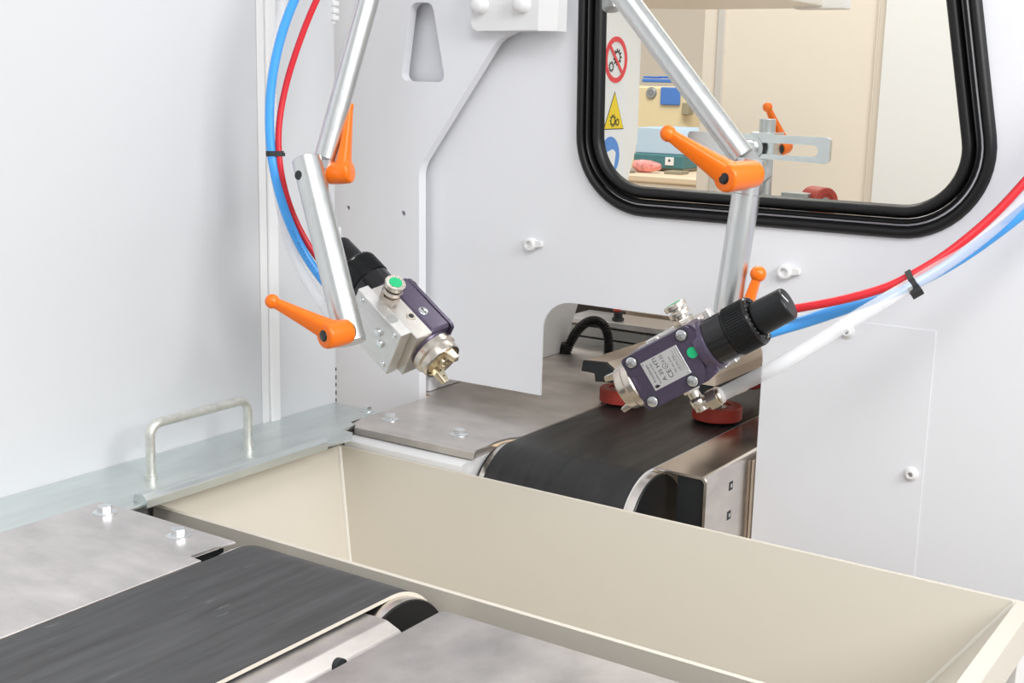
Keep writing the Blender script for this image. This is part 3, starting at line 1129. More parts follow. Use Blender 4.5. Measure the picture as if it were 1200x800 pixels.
# right arm
RU = rod('upper round steel rod of the right arm slanting across the window', pd(571, -220, 1.157), pd(893, 214, 1.095), 0.0107, lap_bot=fw * 0.9 + RT * 0.3, lap=0.028)
RL = rod('lower steel rod of the right arm running down behind the right gun', pd(881, 186, 1.088), pd(851, 372, 1.110), 0.0122, lap_top=-fw, lap=0.030)
clamp_lever('big orange clamp lever before the window on the right rod joint', pd(783, 156.5, 1.055), pd(853, 204, 1.050), pd(848, 208.5, 1.044), pd(884, 203.5, 1.070), rb=0.0069, rh=0.0122, r0=0.0114, r1=0.0048)
clamp_lever('small orange lever sticking up behind the knurled collar of the right gun', pd(888.5, 321, 1.095), pd(878, 352, 1.10), pd(884, 368, 1.097), pd(868, 369, 1.104), rb=0.0070, rh=0.0090, r0=0.0056, r1=0.0040)
bm = new()
q = pd(716, -2, 1.16)
add_lathe(bm, [(0, 0), (0.006, 0.0006), (0.0085, 0.003), (0.0085, 0.02), (0, 0.02)], pd(716.5, 14, 1.165), -DN, 24)
part('rubber_foot', bm, GREY, RU)

# ================================================================== SPRAY GUNS
K = 0.93


def camdir(x, y, z):
    return RT * x + DN * y + fw * z


def gun_matrix(origin, u, top, nrm):
    M4 = Matrix.Identity(4)
    for i in range(3):
        M4[i][0], M4[i][1], M4[i][2], M4[i][3] = u[i], top[i], nrm[i], origin[i]
    return M4


def spray_gun(label, M4, plate):
    """local axes: X towards the knob, Y to the fitting side, Z out of the cover plate."""
    t = thing('spray_gun', label, 'spray gun', None, matrix=M4)
    S = Matrix.Scale(K, 4)

    def P(name, bm, mm, parent=t, lab=None, angle=35):
        bm.transform(S)
        me = mesh_of(name, bm, mm, angle)
        o = weighted(bpy.data.objects.new(name, me))
        COL.objects.link(o)
        o.parent = parent
        if lab:
            o['label'] = lab
        return o

    X = (1, 0, 0)
    # body block with a shoulder towards the collar
    bm = new()
    out = round_poly([(-0.0065, -0.0265), (0.054, -0.0265), (0.066, -0.0235), (0.0680, -0.017), (0.0680, 0.017), (0.066, 0.0235), (0.062, 0.0265), (-0.0065, 0.0265)], [0.004, 0.006, 0.004, 0.003, 0.003, 0.004, 0.006, 0.004], 4)
    add_prism(bm, out, XY, -0.0070, 0.0175, 0.0028, 3)
    body = P('body', bm, PURPLE)
    bm = new()
    add_lathe(bm, [(0.0, 0.058), (0.0240, 0.060), (0.0246, 0.0670), (0.0232, 0.0700), (0, 0.0700)], (0, 0, 0), X, 48)
    P('shoulder', bm, PURPLE)
    # cover plate
    bm = new()
    out = round_poly([(-0.0085, -0.0262), (0.0495, -0.0262), (0.0560, -0.0205), (0.0660, 0.0150), (0.0630, 0.0262), (-0.0085, 0.0262)], [0.003, 0.006, 0.006, 0.008, 0.004, 0.003], 5)
    add_prism(bm, out, XY, 0.0177, 0.0212, 0.0010, 2)
    cov = P('cover', bm, PURPLE)
    for (x, y) in ((0.0005, 0.0200), (-0.0005, -0.0198), (0.0545, 0.0205), (0.0425, -0.0198)):
        bm = new()
        add_lathe(bm, [(0, 0), (0.0062, 0), (0.0062, 0.0004), (0, 0.0005)], (x, y, 0.0212), (0, 0, 1), 24)
        P('screw_seat', bm, BLACKM, cov)
        bm = new()
        add_lathe(bm, [(0.0, 0.0004), (0.0050, 0.0004), (0.0051, 0.0016), (0.0044, 0.0026), (0.0016, 0.0031), (0, 0.0029)], (x, y, 0.0212), (0, 0, 1), 24)
        P('cover_screw', bm, ZINC, cov)
        bm = new()
        for a in (0.3, 0.3 + PI / 2):
            c, s = math.cos(a), math.sin(a)
            add_prism(bm, [(x + p * c - q * s, y + p * s + q * c) for p, q in ((-0.0028, -0.0005), (0.0028, -0.0005), (0.0028, 0.0005), (-0.0028, 0.0005))], XY, 0.0239, 0.0244)
        P('screw_cross', bm, GREY, cov)
    # type plate
    if plate:
        bm = new()
        add_prism(bm, [(0.0072, -0.0127), (0.0455, -0.0127), (0.0455, 0.0154), (0.0072, 0.0154)], XY, 0.0212, 0.0218, 0.0001, 1)
        tp = P('type_plate', bm, PLATE)
        for (x, y) in ((0.0092, 0.0132), (0.0435, -0.0106)):
            bm = new()
            add_lathe(bm, [(0, 0.0006), (0.0007, 0.0005), (0.0009, 0), (0, 0)], (x, y, 0.0218), (0, 0, 1), 12)
            P('rivet', bm, ZINC, tp)
        bm = new()
        # swoosh emblem: three curved blades
        for k in range(3):
            for i in range(6):
                a0, a1 = 3.3 + i * 0.26, 3.3 + (i + 1) * 0.26
                w0, w1_ = 0.00075 * math.sin(PI * (i + 0.05) / 6.1), 0.00075 * math.sin(PI * (i + 1) / 6.1)
                r_ = 0.0030
                cx, cy = 0.0118 + k * 0.0011, -0.0078 + k * 0.0003
                q = [(cx + (r_ + s_ * w) * math.cos(a), cy + (r_ + s_ * w) * math.sin(a)) for a, w, s_ in ((a0, w0, 1), (a1, w1_, 1), (a1, w1_, -1), (a0, w0, -1))]
                add_prism(bm, q, XY, 0.0218, 0.0219)
        P('emblem', bm, INK, tp)

        def text(s, x, y, size, sx=1.0, nm='lettering'):
            cu = bpy.data.curves.new('lettering', 'FONT')
            cu.body = s
            cu.size = size
            cu.extrude = 0.00003
            cu.resolution_u = 3
            tmp = bpy.data.objects.new('lettering', cu)
            COL.objects.link(tmp)
            bpy.context.view_layer.update()
            me = bpy.data.meshes.new_from_object(tmp.evaluated_get(bpy.context.evaluated_depsgraph_get()))
            bpy.data.objects.remove(tmp)
            # baseline runs along +Y, letters stand towards -X
            R4 = Matrix(((0, -1, 0, x), (1 * sx, 0, 0, y), (0, 0, 1, 0.02185), (0, 0, 0, 1)))
            me.transform(S @ R4)
            me.materials.clear()
            me.materials.append(INK)
            o = bpy.data.objects.new(nm, me)
            COL.objects.link(o)
            o.parent = tp

        text('Krautzberger', 0.0125, -0.0058, 0.0034, 0.98)
        text('Krautzberger GmbH', 0.0163, -0.0088, 0.0024, 1.0)
        text('A 35', 0.0225, -0.0085, 0.0052, 1.15)
        text('HTI', 0.0225, 0.0048, 0.0056, 1.1)
        text('CE', 0.0300, -0.0088, 0.0066, 1.05)
        text('II 2G', 0.0290, 0.0070, 0.0042, 0.85)
        text('Ex', 0.0283, 0.0018, 0.0026, 1.0)
        text('Mat. max. 8 bar', 0.0345, -0.0065, 0.0025)
        text('Luft max. 8 bar', 0.0385, -0.0065, 0.0025)
        bm = new()
        hx = [(0.0272 + 0.0030 * math.cos(k * PI / 3), 0.0033 + 0.0030 * math.sin(k * PI / 3)) for k in range(6)]
        hi = [(0.0272 + 0.0026 * math.cos(k * PI / 3), 0.0033 + 0.0026 * math.sin(k * PI / 3)) for k in range(6)]
        add_sheet(bm, hx, [hi], XY, 0.0218, 0.02188)
        P('lettering', bm, INK, tp)
        for xl_ in (0.0395, 0.0418, 0.0440):
            bm = new()
            add_box(bm, (xl_, -0.0080, 0.0218), (xl_ + 0.0002, 0.0135, 0.02186))
            P('ruled_line', bm, INK, tp)
    bm = new()
    cyl(bm, (0.0555, 0.0025, 0.0212), (0.0555, 0.0025, 0.0216), 0.0050, 28)
    P('green_dot', bm, GREEN, cov)
    # front collar, air cap ring and face
    bm = new()
    add_lathe(bm, [(0, 0.000), (0.0222, -0.004), (0.0226, -0.0065), (0.0215, -0.0085), (0, -0.0088)], (0, 0, 0), X, 48)
    P('front_collar', bm, PURPLE)
    bm = new()
    add_lathe(bm, [(0, -0.0086), (0.0222, -0.0086), (0.0232, -0.0098), (0.0232, -0.0160), (0.0222, -0.0172), (0.0214, -0.0182), (0.0212, -0.0245), (0.0203, -0.0262), (0.0182, -0.0262), (0.0178, -0.0250), (0.0178, -0.0215), (0, -0.0215)], (0, 0, 0), X, 56)
    cap = P('cap_ring', bm, NICK)
    bm = new()
    add_lathe(bm, [(0, -0.0214), (0.0170, -0.0214), (0.0170, -0.0230), (0.0160, -0.0238), (0.0100, -0.0234), (0.0066, -0.0248), (0.0060, -0.0290), (0.0050, -0.0296), (0.0036, -0.0296), (0.0030, -0.0280), (0.0016, -0.0280), (0.0014, -0.0300), (0, -0.0300)], (0, 0, 0), X, 40)
    P('air_cap', bm, BRASS, cap)
    for s in (1, -1):
        bm = new()
        A = [(-0.022, s * 0.0176, -0.0066), (-0.022, s * 0.0176, 0.0066), (-0.022, s * 0.0095, 0.0054), (-0.022, s * 0.0095, -0.0054)]
        B = [(-0.0385, s * 0.0192, -0.0036), (-0.0385, s * 0.0192, 0.0036), (-0.0400, s * 0.0142, 0.0032), (-0.0400, s * 0.0142, -0.0032)]
        va = [bm.verts.new(q) for q in A]
        vb = [bm.verts.new(q) for q in B]
        bm.faces.new(va)
        bm.faces.new(vb)
        for k in range(4):
            bm.faces.new((va[k], va[(k + 1) % 4], vb[(k + 1) % 4], vb[k]))
        bmesh.ops.recalc_face_normals(bm, faces=bm.faces)
        bmesh.ops.bevel(bm, geom=list(bm.edges), offset=0.0012, segments=2, affect='EDGES', profile=0.5)
        hn = P('air_horn', bm, BRASS if not plate else NICK, cap)
        bm = new()
        for q in (0.3, 0.65):
            yq = s * (0.0095 + 0.0047 * q)
            xq = -0.022 - 0.018 * q
            add_lathe(bm, [(0.0009, -0.0004), (0.0009, 0.0003), (0, 0.0003)], (xq, yq - s * 0.0001, 0), (-0.3, -s, 0), 10)
        P('air_hole', bm, BLACKM, cap)
    # black collar: plain part, knurled part, glossy notched rim
    bm = new()
    add_lathe(bm, [(0, 0.0680), (0.0216, 0.0680), (0.0218, 0.0695), (0.0218, 0.0890), (0.0210, 0.0896), (0.0210, 0.0910), (0, 0.0910)], (0, 0, 0), X, 56)
    P('plain_collar', bm, BLACKGL)
    bm = new()
    nk = 56
    prof_k = []
    for k in range(nk):
        a = 2 * PI * k / nk
        for da, r_ in ((-0.30, 0.0219), (-0.18, 0.0228), (0.18, 0.0228), (0.30, 0.0219)):
            prof_k.append((r_ * math.cos(a + da * 2 * PI / nk), r_ * math.sin(a + da * 2 * PI / nk)))
    add_prism(bm, prof_k, YZ, 0.0908, 0.1115)
    kc = P('knurled_collar', bm, BLACKPL, angle=20)
    bm = new()
    add_lathe(bm, [(0.0222, 0.1114), (0.0226, 0.1130), (0.0214, 0.1148), (0.0194, 0.1152), (0.0182, 0.1140), (0.0178, 0.1114)], (0, 0, 0), X, 56)
    P('rim', bm, BLACKGL, kc)
    bm = new()
    for k in range(28):
        a = 2 * PI * k / 28
        ball(bm, (0.1146, 0.0202 * math.cos(a), 0.0202 * math.sin(a)), 0.0014, 8)
    P('rim_notches', bm, BLACKGL, kc)
    bm = new()
    add_lathe(bm, [(0, 0.1114), (0.0178, 0.1114), (0.0178, 0.1125), (0.0140, 0.1125), (0.0140, 0.1150), (0.0153, 0.1152), (0.0156, 0.1165), (0.0151, 0.1440), (0.0144, 0.1457), (0.0134, 0.1465), (0, 0.1467)], (0, 0, 0), X, 48)
    kb = P('knob', bm, BLACKPL)
    bm = new()
    add_prism(bm, [(0.0020, -0.0008), (0.0128, -0.0008), (0.0128, 0.0008), (0.0020, 0.0008)], lambda a, b, d: V((d, a * 0.74 + b * 0.67, a * 0.67 - b * 0.74)), 0.1466, 0.14695)
    P('pointer_mark', bm, WHITE, kb)
    # slotted double-disc fitting on the top side
    fx, fz = 0.0490, -0.0165
    bm = new()
    hexnut(bm, (fx, 0.0250, fz), (fx, 0.0310, fz), 0.0100)
    cyl(bm, (fx, 0.0310, fz), (fx, 0.0345, fz), 0.0055, 20)
    add_lathe(bm, [(0, 0.0340), (0.0092, 0.0340), (0.0102, 0.0348), (0.0102, 0.0382), (0.0096, 0.0390), (0.0060, 0.0392), (0.0060, 0.0410), (0.0100, 0.0412), (0.0106, 0.0420), (0.0106, 0.0456), (0.0098, 0.0466), (0, 0.0466)], (fx, 0, fz), (0, 1, 0), 32)
    ft = P('air_fitting', bm, NICK)
    bm = new()
    cyl(bm, (fx, 0.0466, fz), (fx, 0.0470, fz), 0.0066, 24)
    P('green_cap', bm, GREEN, ft)
    # slotted plug and port on the top side
    bm = new()
    add_lathe(bm, [(0, 0), (0.0048, 0), (0.0050, 0.0004), (0.0040, 0.0010), (0, 0.0012)], (0.0200, 0.0264, 0.0030), (0, 1, 0), 24)
    pg = P('slotted_plug', bm, ZINC)
    bm = new()
    add_box(bm, (0.0163, 0.0275, 0.0024), (0.0237, 0.0278, 0.0036))
    P('slot', bm, BLACKM, pg)
    bm = new()
    add_lathe(bm, [(0, 0.0006), (0.0028, 0.0006), (0.0030, 0.0010), (0.0046, 0.0010), (0.0049, 0)], (0.0195, 0.0262, -0.0135), (0, 1, 0), 24, mis=[1, 0, 0, 0])
    P('port', bm, [NICK, BLACKM])
    # elbow fitting on the lower side
    bm = new()
    hexnut(bm, (0.0275, -0.0262, -0.004), (0.0275, -0.0310, -0.004), 0.0080)
    cyl(bm, (0.0275, -0.0310, -0.004), (0.0275, -0.0365, -0.004), 0.0058, 24)
    ball(bm, (0.0275, -0.0420, -0.004), 0.0078, 24)
    cyl(bm, (0.0275, -0.0420, -0.004), (0.0275, -0.0505, -0.004), 0.0066, 24, 0.0012)
    cyl(bm, (0.0275, -0.0440, -0.004), (0.0390, -0.0450, -0.004), 0.0056, 24)
    hexnut(bm, (0.0370, -0.0450, -0.004), (0.0480, -0.0450, -0.004), 0.0096, 0.001)
    cyl(bm, (0.0480, -0.0450, -0.004), (0.0510, -0.0450, -0.004), 0.0078, 24, 0.001)
    P('elbow_fitting', bm, NICK)
    # steel back half and mounting block
    bm = new()
    add_prism(bm, round_poly([(-0.0065, -0.0262), (0.066, -0.0262), (0.066, 0.0262), (-0.0065, 0.0262)], 0.001, 2), XY, -0.0275, -0.0072, 0.0006, 1)
    P('back_half', bm, ALU2)
    bm = new()
    add_prism(bm, [(0.0020, -0.0275), (0.0700, -0.0275), (0.0700, 0.0275), (0.0020, 0.0275)], XY, -0.0410, -0.0276, 0.0008, 1)
    blk = P('mounting_block', bm, ALU)
    for (x, y, r_) in ((0.0105, 0.0205, 0.0030), (0.0105, -0.0205, 0.0030), (0.0610, 0.0205, 0.0030), (0.0215, -0.0025, 0.0042), (0.0285, 0.0065, 0.0046)):
        bm = new()
        add_lathe(bm, [(0, 0.0012 + (0.002 if r_ > 0.004 else 0)), (r_ * 0.5, 0.0012 + (0.002 if r_ > 0.004 else 0)), (r_ * 0.95, 0.0008 + (0.002 if r_ > 0.004 else 0)), (r_, 0)], (x, y, -0.0410), (0, 0, -1), 20)
        P('block_screw', bm, ZINC, blk)
    bm = new()
    add_prism(bm, round_poly([(0.0190, -0.0400), (0.0290, -0.0400), (0.0290, -0.0290), (0.0190, -0.0290)], 0.003, 3), lambda a, b, d: V((a, d, b)), 0.0272, 0.0278)
    P('block_slot', bm, GREY, blk)
    return t


# right gun
tau = math.radians(27)
c, s = math.cos(tau), math.sin(tau)
u = camdir(0.868 * c, -0.497 * c, -s)
n_ = camdir(-0.868 * s, 0.497 * s, -c)
v_ = camdir(0.497, 0.868, 0)
og = pd(752.5, 447.5, 1.070) - n_ * 0.0212 * K
spray_gun('right spray gun, cover and silver type plate facing out, above the rear belt', gun_matrix(og, u, -v_, n_), True)
GR = gun_matrix(og, u, -v_, n_)

# left gun
sl = 0.36
cl = math.sqrt(1 - sl * sl)
ul = camdir(-0.695 * cl, -0.719 * cl, sl)
pl_ = camdir(0.719, -0.695, 0)
ql = camdir(-0.695 * sl, -0.719 * sl, -cl)
fi = math.radians(45)
topv = ql * math.cos(fi) + pl_ * math.sin(fi)
nl = pl_ * math.cos(fi) - ql * math.sin(fi)
ogl = pd(519, 424, 1.160) + ul * 0.0262 * K
GLM = gun_matrix(ogl, ul, topv, nl)
spray_gun('left spray gun with brass air cap aimed down at the trough', GLM, False)


# ================================================================== HOSES
def hose(label, pts, r, material, name='hose', cat='hose', n=10):
    sp = spline([tuple(p) for p in pts], n)
    bm = new()
    add_tube(bm, sp, r, 20)
    return solo(name, bm, material, label, cat, angle=60), sp


hb_, spb = hose('blue air hose beside the left rod', [pd(x, y, d) for x, y, d in ((600, -300, 1.13), (460, -190, 1.145), (372, -52, 1.16), (345, 0, 1.165), (328, 48, 1.17), (318, 100, 1.175), (316, 150, 1.18), (321, 198, 1.185), (335, 250, 1.19), (358, 299, 1.20), (389, 341, 1.205), (418, 368, 1.21))], 0.0043, HOSEB)
hose('red air hose beside the left rod', [pd(x, y, d) for x, y, d in ((615, -290, 1.13), (480, -180, 1.15), (398, -50, 1.165), (371, 0, 1.17), (350, 52, 1.175), (334, 105, 1.18), (326.5, 155, 1.182), (330, 205, 1.186), (345, 255, 1.195), (371, 301, 1.205), (400, 330, 1.215), (420, 345, 1.225))], 0.0030, HOSER)
hose('clear plastic hose behind the blue hose at the left rod', [pd(x, y, d) for x, y, d in ((460, -270, 1.18), (375, -130, 1.20), (340, -40, 1.21), (329, 20, 1.21), (320, 80, 1.21), (317, 140, 1.21), (322, 200, 1.21), (333, 262, 1.21), (352, 315, 1.205), (384, 366, 1.20), (396, 384, 1.195), (404, 393, 1.19))], 0.0046, HOSEC)
# print on the blue hose
bm = new()
for k in range(26):
    if random.random() < 0.12:
        continue
    i = int(8.4 * 10 + k * 0.72)
    if i + 1 >= len(spb):
        break
    a, b = V(spb[i]), V(spb[i + 1])
    t_ = (b - a).normalized()
    n2 = (CAM - a).normalized()
    n2 = (n2 - t_ * n2.dot(t_)).normalized()
    s2 = t_.cross(n2)
    f_ = (k * 0.72) % 1.0
    o_ = a + (b - a) * f_ + n2 * 0.0043
    h_ = random.choice((0.0009, 0.0014))
    add_prism(bm, [(-0.0003, -h_), (0.0003, -h_), (0.0003, h_), (-0.0003, h_)], lambda p, q, d, o_=o_, t_=t_, s2=s2, n2=n2: o_ + t_ * p + s2 * q + n2 * d, -0.0004, 0.00008)
part('printed_marks', bm, PRINTB, hb_)

hose('red air hose right of the right gun knob', [pd(x, y, d) for x, y, d in ((905, 368, 1.10), (930, 362, 1.085), (985, 351.5, 1.07), (1034, 338, 1.06), (1067, 323, 1.055), (1112, 295.5, 1.05), (1160, 256, 1.045), (1200, 214, 1.04), (1245, 160, 1.035), (1330, 20, 1.02), (1380, -160, 1.01))], 0.0037, HOSER)
hose('blue air hose crossing below the red one at right', [pd(x, y, d) for x, y, d in ((880, 398, 1.11), (905, 388, 1.105), (950, 374.5, 1.10), (1000, 357.5, 1.09), (1045, 342, 1.085), (1090, 322, 1.08), (1140, 292, 1.07), (1200, 247, 1.05), (1258, 195, 1.04), (1345, 60, 1.03), (1400, -120, 1.02))], 0.0055, HOSEB)
K1 = GR @ V((0.0485 * K, -0.0450 * K, -0.004 * K))
K2 = GR @ V((0.0600 * K, -0.0450 * K, -0.004 * K))
hose('clear plastic hose from the elbow fitting of the right gun', [K1, K2] + [pd(x, y, d) for x, y, d in ((905, 432, 1.03), (955, 402.5, 1.03), (1005, 371, 1.035), (1040, 350, 1.04), (1070, 332.5, 1.046), (1115, 304, 1.05), (1160, 270, 1.05), (1200, 232, 1.045), (1250, 178, 1.035), (1335, 45, 1.02), (1388, -140, 1.01))], 0.0060, HOSEC)


def cable_tie(label, pts, w, head, hdir, hs):
    t = thing('cable_tie', label, 'cable tie', tuple(head))
    bm = new()
    n = len(pts)
    nx = V(hdir).normalized()
    ctr = sum((V(p) for p in pts), V()) / n
    loops_ = []
    for p in pts:
        p = V(p)
        o_ = (p - ctr).normalized()
        loops_.append([bm.verts.new(p + nx * w + o_ * 0.0008), bm.verts.new(p - nx * w + o_ * 0.0008), bm.verts.new(p - nx * w - o_ * 0.0003), bm.verts.new(p + nx * w - o_ * 0.0003)])
    for i in range(n):
        A, B = loops_[i], loops_[(i + 1) % n]
        for k in range(4):
            bm.faces.new((A[k], A[(k + 1) % 4], B[(k + 1) % 4], B[k]))
    part('strap', bm, BLACKM, t)
    bm = new()
    sdir = (V(head) - ctr).normalized()
    sdir = (sdir - nx * sdir.dot(nx)).normalized()
    z_ = nx.cross(sdir)
    h_ = V(head)
    add_prism(bm, [(-hs, -hs * 0.9), (hs, -hs * 0.9), (hs, hs * 0.9), (-hs, hs * 0.9)], lambda a, b, d: h_ + nx * a + sdir * b + z_ * d, -hs * 0.8, hs * 0.8, hs * 0.25)
    part('head', bm, BLACKM, t)
    return t


def tie_loop(c1, c2, r1, r2, ax, n=12):
    """oval strap round two round hoses."""
    c1, c2 = V(c1), V(c2)
    ax = V(ax).normalized()
    d = c2 - c1
    d = (d - ax * d.dot(ax)).normalized()
    e = ax.cross(d)
    out = []
    for k in range(n + 1):
        a = PI / 2 + PI * k / n
        out.append(c1 + d * (r1 * math.cos(a)) + e * (r1 * math.sin(a)))
    for k in range(n + 1):
        a = -PI / 2 + PI * k / n
        out.append(c2 + d * (r2 * math.cos(a)) + e * (r2 * math.sin(a)))
    return out


a, b = pd(318.5, 180, 1.1835), pd(327.6, 180, 1.184)
cable_tie('black cable tie round the hoses at the left rod', tie_loop(a, b, 0.0046, 0.0033, pd(319, 190, 1.184) - pd(318, 170, 1.182)), 0.0024, pd(332, 181, 1.19), pd(319, 190, 1.184) - pd(318, 170, 1.182), 0.0016)
a, b = pd(1066, 323.5, 1.0552), pd(1069, 329, 1.046)
c_ = pd(1071, 331, 1.083)
axr = pd(1085, 312, 1.052) - pd(1050, 332, 1.058)
loop_pts = tie_loop(pd(1066.5, 323, 1.054), pd(1070.5, 332.5, 1.046), 0.0043, 0.0066, axr)
cable_tie('black cable tie with square head round the right hoses', loop_pts, 0.0024, pd(1073, 341, 1.042), axr, 0.0048)

# ================================================================== BEYOND THE WINDOW
# sign panel (side wall of the next chamber) and its three stickers
SX = -0.745
e1 = px(750, 80, SX)
sp_ = thing('sign_panel', 'white panel with three safety stickers just behind the window at left', 'panel', (SX, 1.27, 0.2))
bm = new()
add_prism(bm, round_poly([(1.166, 0.62), (1.166, 0.20), (px(735, 205, SX).y, px(735, 215, SX).z), (px(747, 165, SX).y, px(747, 165, SX).z), (e1.y, e1.z), (e1.y, 0.62)], [0, 0, 0.01, 0.02, 0.02, 0], 6), YZ, SX - 0.012, SX, 0.002)
part('sheet', bm, WHITEP, sp_)
ct = px(721.5, 70, SX)
R_ = 0.0262


def sticker(name, loops_, holes, material, x0, x1, parent):
    bm = new()
    if holes:
        add_sheet(bm, loops_, holes, YZ, x0, x1)
    else:
        add_prism(bm, loops_, YZ, x0, x1)
    return part(name, bm, material, parent)


def gear(cy, cz, r, n, x0):
    loop = []
    for k in range(n):
        a = 2 * PI * k / n
        for da, rr_ in ((-0.28, r), (-0.2, r * 1.35), (0.2, r * 1.35), (0.28, r)):
            loop.append((cy + rr_ * math.cos(a + da * 2 * PI / n * 0.9), cz + rr_ * math.sin(a + da * 2 * PI / n * 0.9)))
    return loop, circle(cy, cz, r * 0.74, 20)


st0, st1 = px(707, 38, SX), px(736, 155, SX)
lo_z = px(715, 226, SX).z
sticker('sticker_ground', [(1.170, px(720, 37, SX).z), (px(735.5, 70, SX).y, px(720, 37, SX).z), (px(735.5, 70, SX).y, lo_z), (1.170, lo_z)], None, WHITE, SX, SX + 0.0004, sp_)
ps = thing('warning_sign', 'round red prohibition sticker with crossed-out gears', 'sign', (SX, ct.y, ct.z - R_))
sticker('red_ring', circle(ct.y, ct.z, R_, 48), [circle(ct.y, ct.z, R_ * 0.78, 48)], SIGNR, SX + 0.0005, SX + 0.0010, ps)
a = math.radians(135)
dx, dz = math.cos(a), math.sin(a)
sticker('red_bar', [(ct.y + dx * R_ * 0.8 * i + dz * j * R_ * 0.08, ct.z + dz * R_ * 0.8 * i - dx * j * R_ * 0.08) for i, j in ((1, 1), (1, -1), (-1, -1), (-1, 1))], None, SIGNR, SX + 0.0010, SX + 0.0013, ps)
for (gy, gz, gr_) in ((ct.y + 0.003, ct.z + 0.003, 0.0072), (ct.y - 0.0105, ct.z - 0.008, 0.0046)):
    lp, hl = gear(gy, gz, gr_, 11, 0)
    sticker('gear_symbol', lp, [hl], INK, SX + 0.0005, SX + 0.0008, ps)
tc_ = px(718.5, 130, SX)
t_top, t_l, t_r = px(719.5, 107, SX), px(706.5, 152, SX), px(730, 152, SX)
ws = thing('warning_sign', 'yellow triangle warning sticker with two gears', 'sign', (SX, tc_.y, t_l.z))
sticker('black_border', [(t_l.y, t_l.z), (t_r.y, t_l.z), ((t_l.y + t_r.y) / 2, t_top.z)], None, INK, SX + 0.0005, SX + 0.0007, ws)
cm = ((t_l.y + t_r.y) / 2, t_l.z + (t_top.z - t_l.z) / 3)
sticker('yellow_face', [(cm[0] + (p_[0] - cm[0]) * 0.93, cm[1] + (p_[1] - cm[1]) * 0.93) for p_ in ((t_l.y, t_l.z), (t_r.y, t_l.z), ((t_l.y + t_r.y) / 2, t_top.z))], None, SIGNY, SX + 0.0007, SX + 0.0010, ws)
for (gy, gz, gr_) in ((cm[0] - 0.003, cm[1] - 0.0045, 0.0055), (cm[0] + 0.0075, cm[1] - 0.0062, 0.0034)):
    lp, hl = gear(gy, gz, gr_, 10, 0)
    sticker('gear_symbol', lp, [hl], INK, SX + 0.0010, SX + 0.0013, ws)
bc = px(714, 183, SX)
bs = thing('warning_sign', 'round blue mandatory sticker half hidden by the window seal', 'sign', (SX, bc.y, bc.z - R_))
sticker('blue_disc', circle(bc.y, bc.z, R_ * 0.86, 40), None, SIGNB, SX + 0.0005, SX + 0.0008, bs)
sticker('white_symbol', round_poly([(bc.y - 0.012, bc.z + 0.004), (bc.y - 0.008, bc.z - 0.014), (bc.y + 0.010, bc.z - 0.014), (bc.y + 0.0135, bc.z + 0.004), (bc.y + 0.006, bc.z + 0.008)], 0.003, 4), None, WHITE, SX + 0.0008, SX + 0.0011, bs)

# slotted bracket assembly behind the glass
SB = 1.255
sb = thing('slotted_bracket', 'zinc slotted flat bar bracket behind the window glass', 'bracket', (py(905, 200, SB).x, SB, 0.172))
tl, br_ = py(903, 158.5, SB), py(971, 192, SB)
x_l = py(806, 158, SB).x
zt_, zb_ = tl.z + 0.0005, br_.z - 0.0005
bm = new()
sh = round_poly([(x_l, zt_), (x_l, zb_ + 0.004), (br_.x, zb_), (br_.x, zt_)], [0.004, 0.004, 0.005, 0.005], 5)
h_l, h_r = py(881, 172, SB).x, py(958.5, 176, SB).x
zc_ = (zt_ + zb_) / 2 - 0.0008
slot_ = [(h_r - 0.0058 + 0.0058 * math.cos(-PI / 2 + PI * k / 12), zc_ + 0.0058 * math.sin(-PI / 2 + PI * k / 12)) for k in range(13)] + [(h_l + 0.0058 * math.cos(PI / 2 + PI * k / 12), zc_ + 0.0058 * math.sin(PI / 2 + PI * k / 12)) for k in range(13)]
add_sheet(bm, sh, [slot_], XZ, SB, SB + 0.006)
part('slotted_bar', bm, ZINC, sb)
p = py(881, 171.5, SB)
bm = new()
add_lathe(bm, [(0, 0.0), (0.0125, 0.0), (0.0125, 0.0018), (0.0085, 0.0022), (0.0080, 0.0075), (0.0065, 0.0095), (0, 0.0095)], (p.x, SB, zc_), (0, -1, 0), 32)
part('clamp_bolt', bm, ZINC, sb)
bm = new()
ra, rb_ = py(899, 139, SB + 0.016), py(901, 232, SB + 0.016)
cyl(bm, (ra.x, SB + 0.018, 0.1722), (ra.x, SB + 0.018, ra.z), 0.0085, 32, 0.0008)
part('upright_rod', bm, ROD, sb)
bm = new()
add_box(bm, (ra.x - 0.013, SB + 0.0065, zb_ + 0.002), (ra.x + 0.013, SB + 0.034, zt_ + 0.002), 0.001, 2)
part('clamp_block', bm, ZINC, sb)
q = py(921, 232, SB)
bm = new()
add_box(bm, (q.x - 0.018, SB + 0.03, 0.1722), (q.x + 0.012, SB + 0.05, py(905, 224, SB + 0.03).z), 0.001, 2)
part('foot_plate', bm, GREY, sb)
clamp_lever('orange clamp lever beyond the glass leaning over the slotted bar', py(899.5, 125.5, SB + 0.02), py(918, 166, SB + 0.045), py(922, 170, SB + 0.046), py(913, 174, SB + 0.030), rb=0.0052, rh=0.0085, r0=0.0062, r1=0.0030, screw=False)
p = py(964, 236, 1.30)
guide = thing('support_roller', 'red rubber roller on its side just above the window sill behind glass', 'roller', (p.x - 0.004, 1.31, 0.172))
guide_wheel(guide, (p.x - 0.019, 1.315, p.z - 0.002), 0.0165, 0.026, axis=(0.85, -0.5, 0), bolt_up=0.002, name='tyre')
bm = new()
cyl(bm, (p.x - 0.011, 1.31, 0.1722), (p.x - 0.011, 1.31, p.z - 0.018), 0.005, 16)
part('axle_post', bm, GREY, guide)
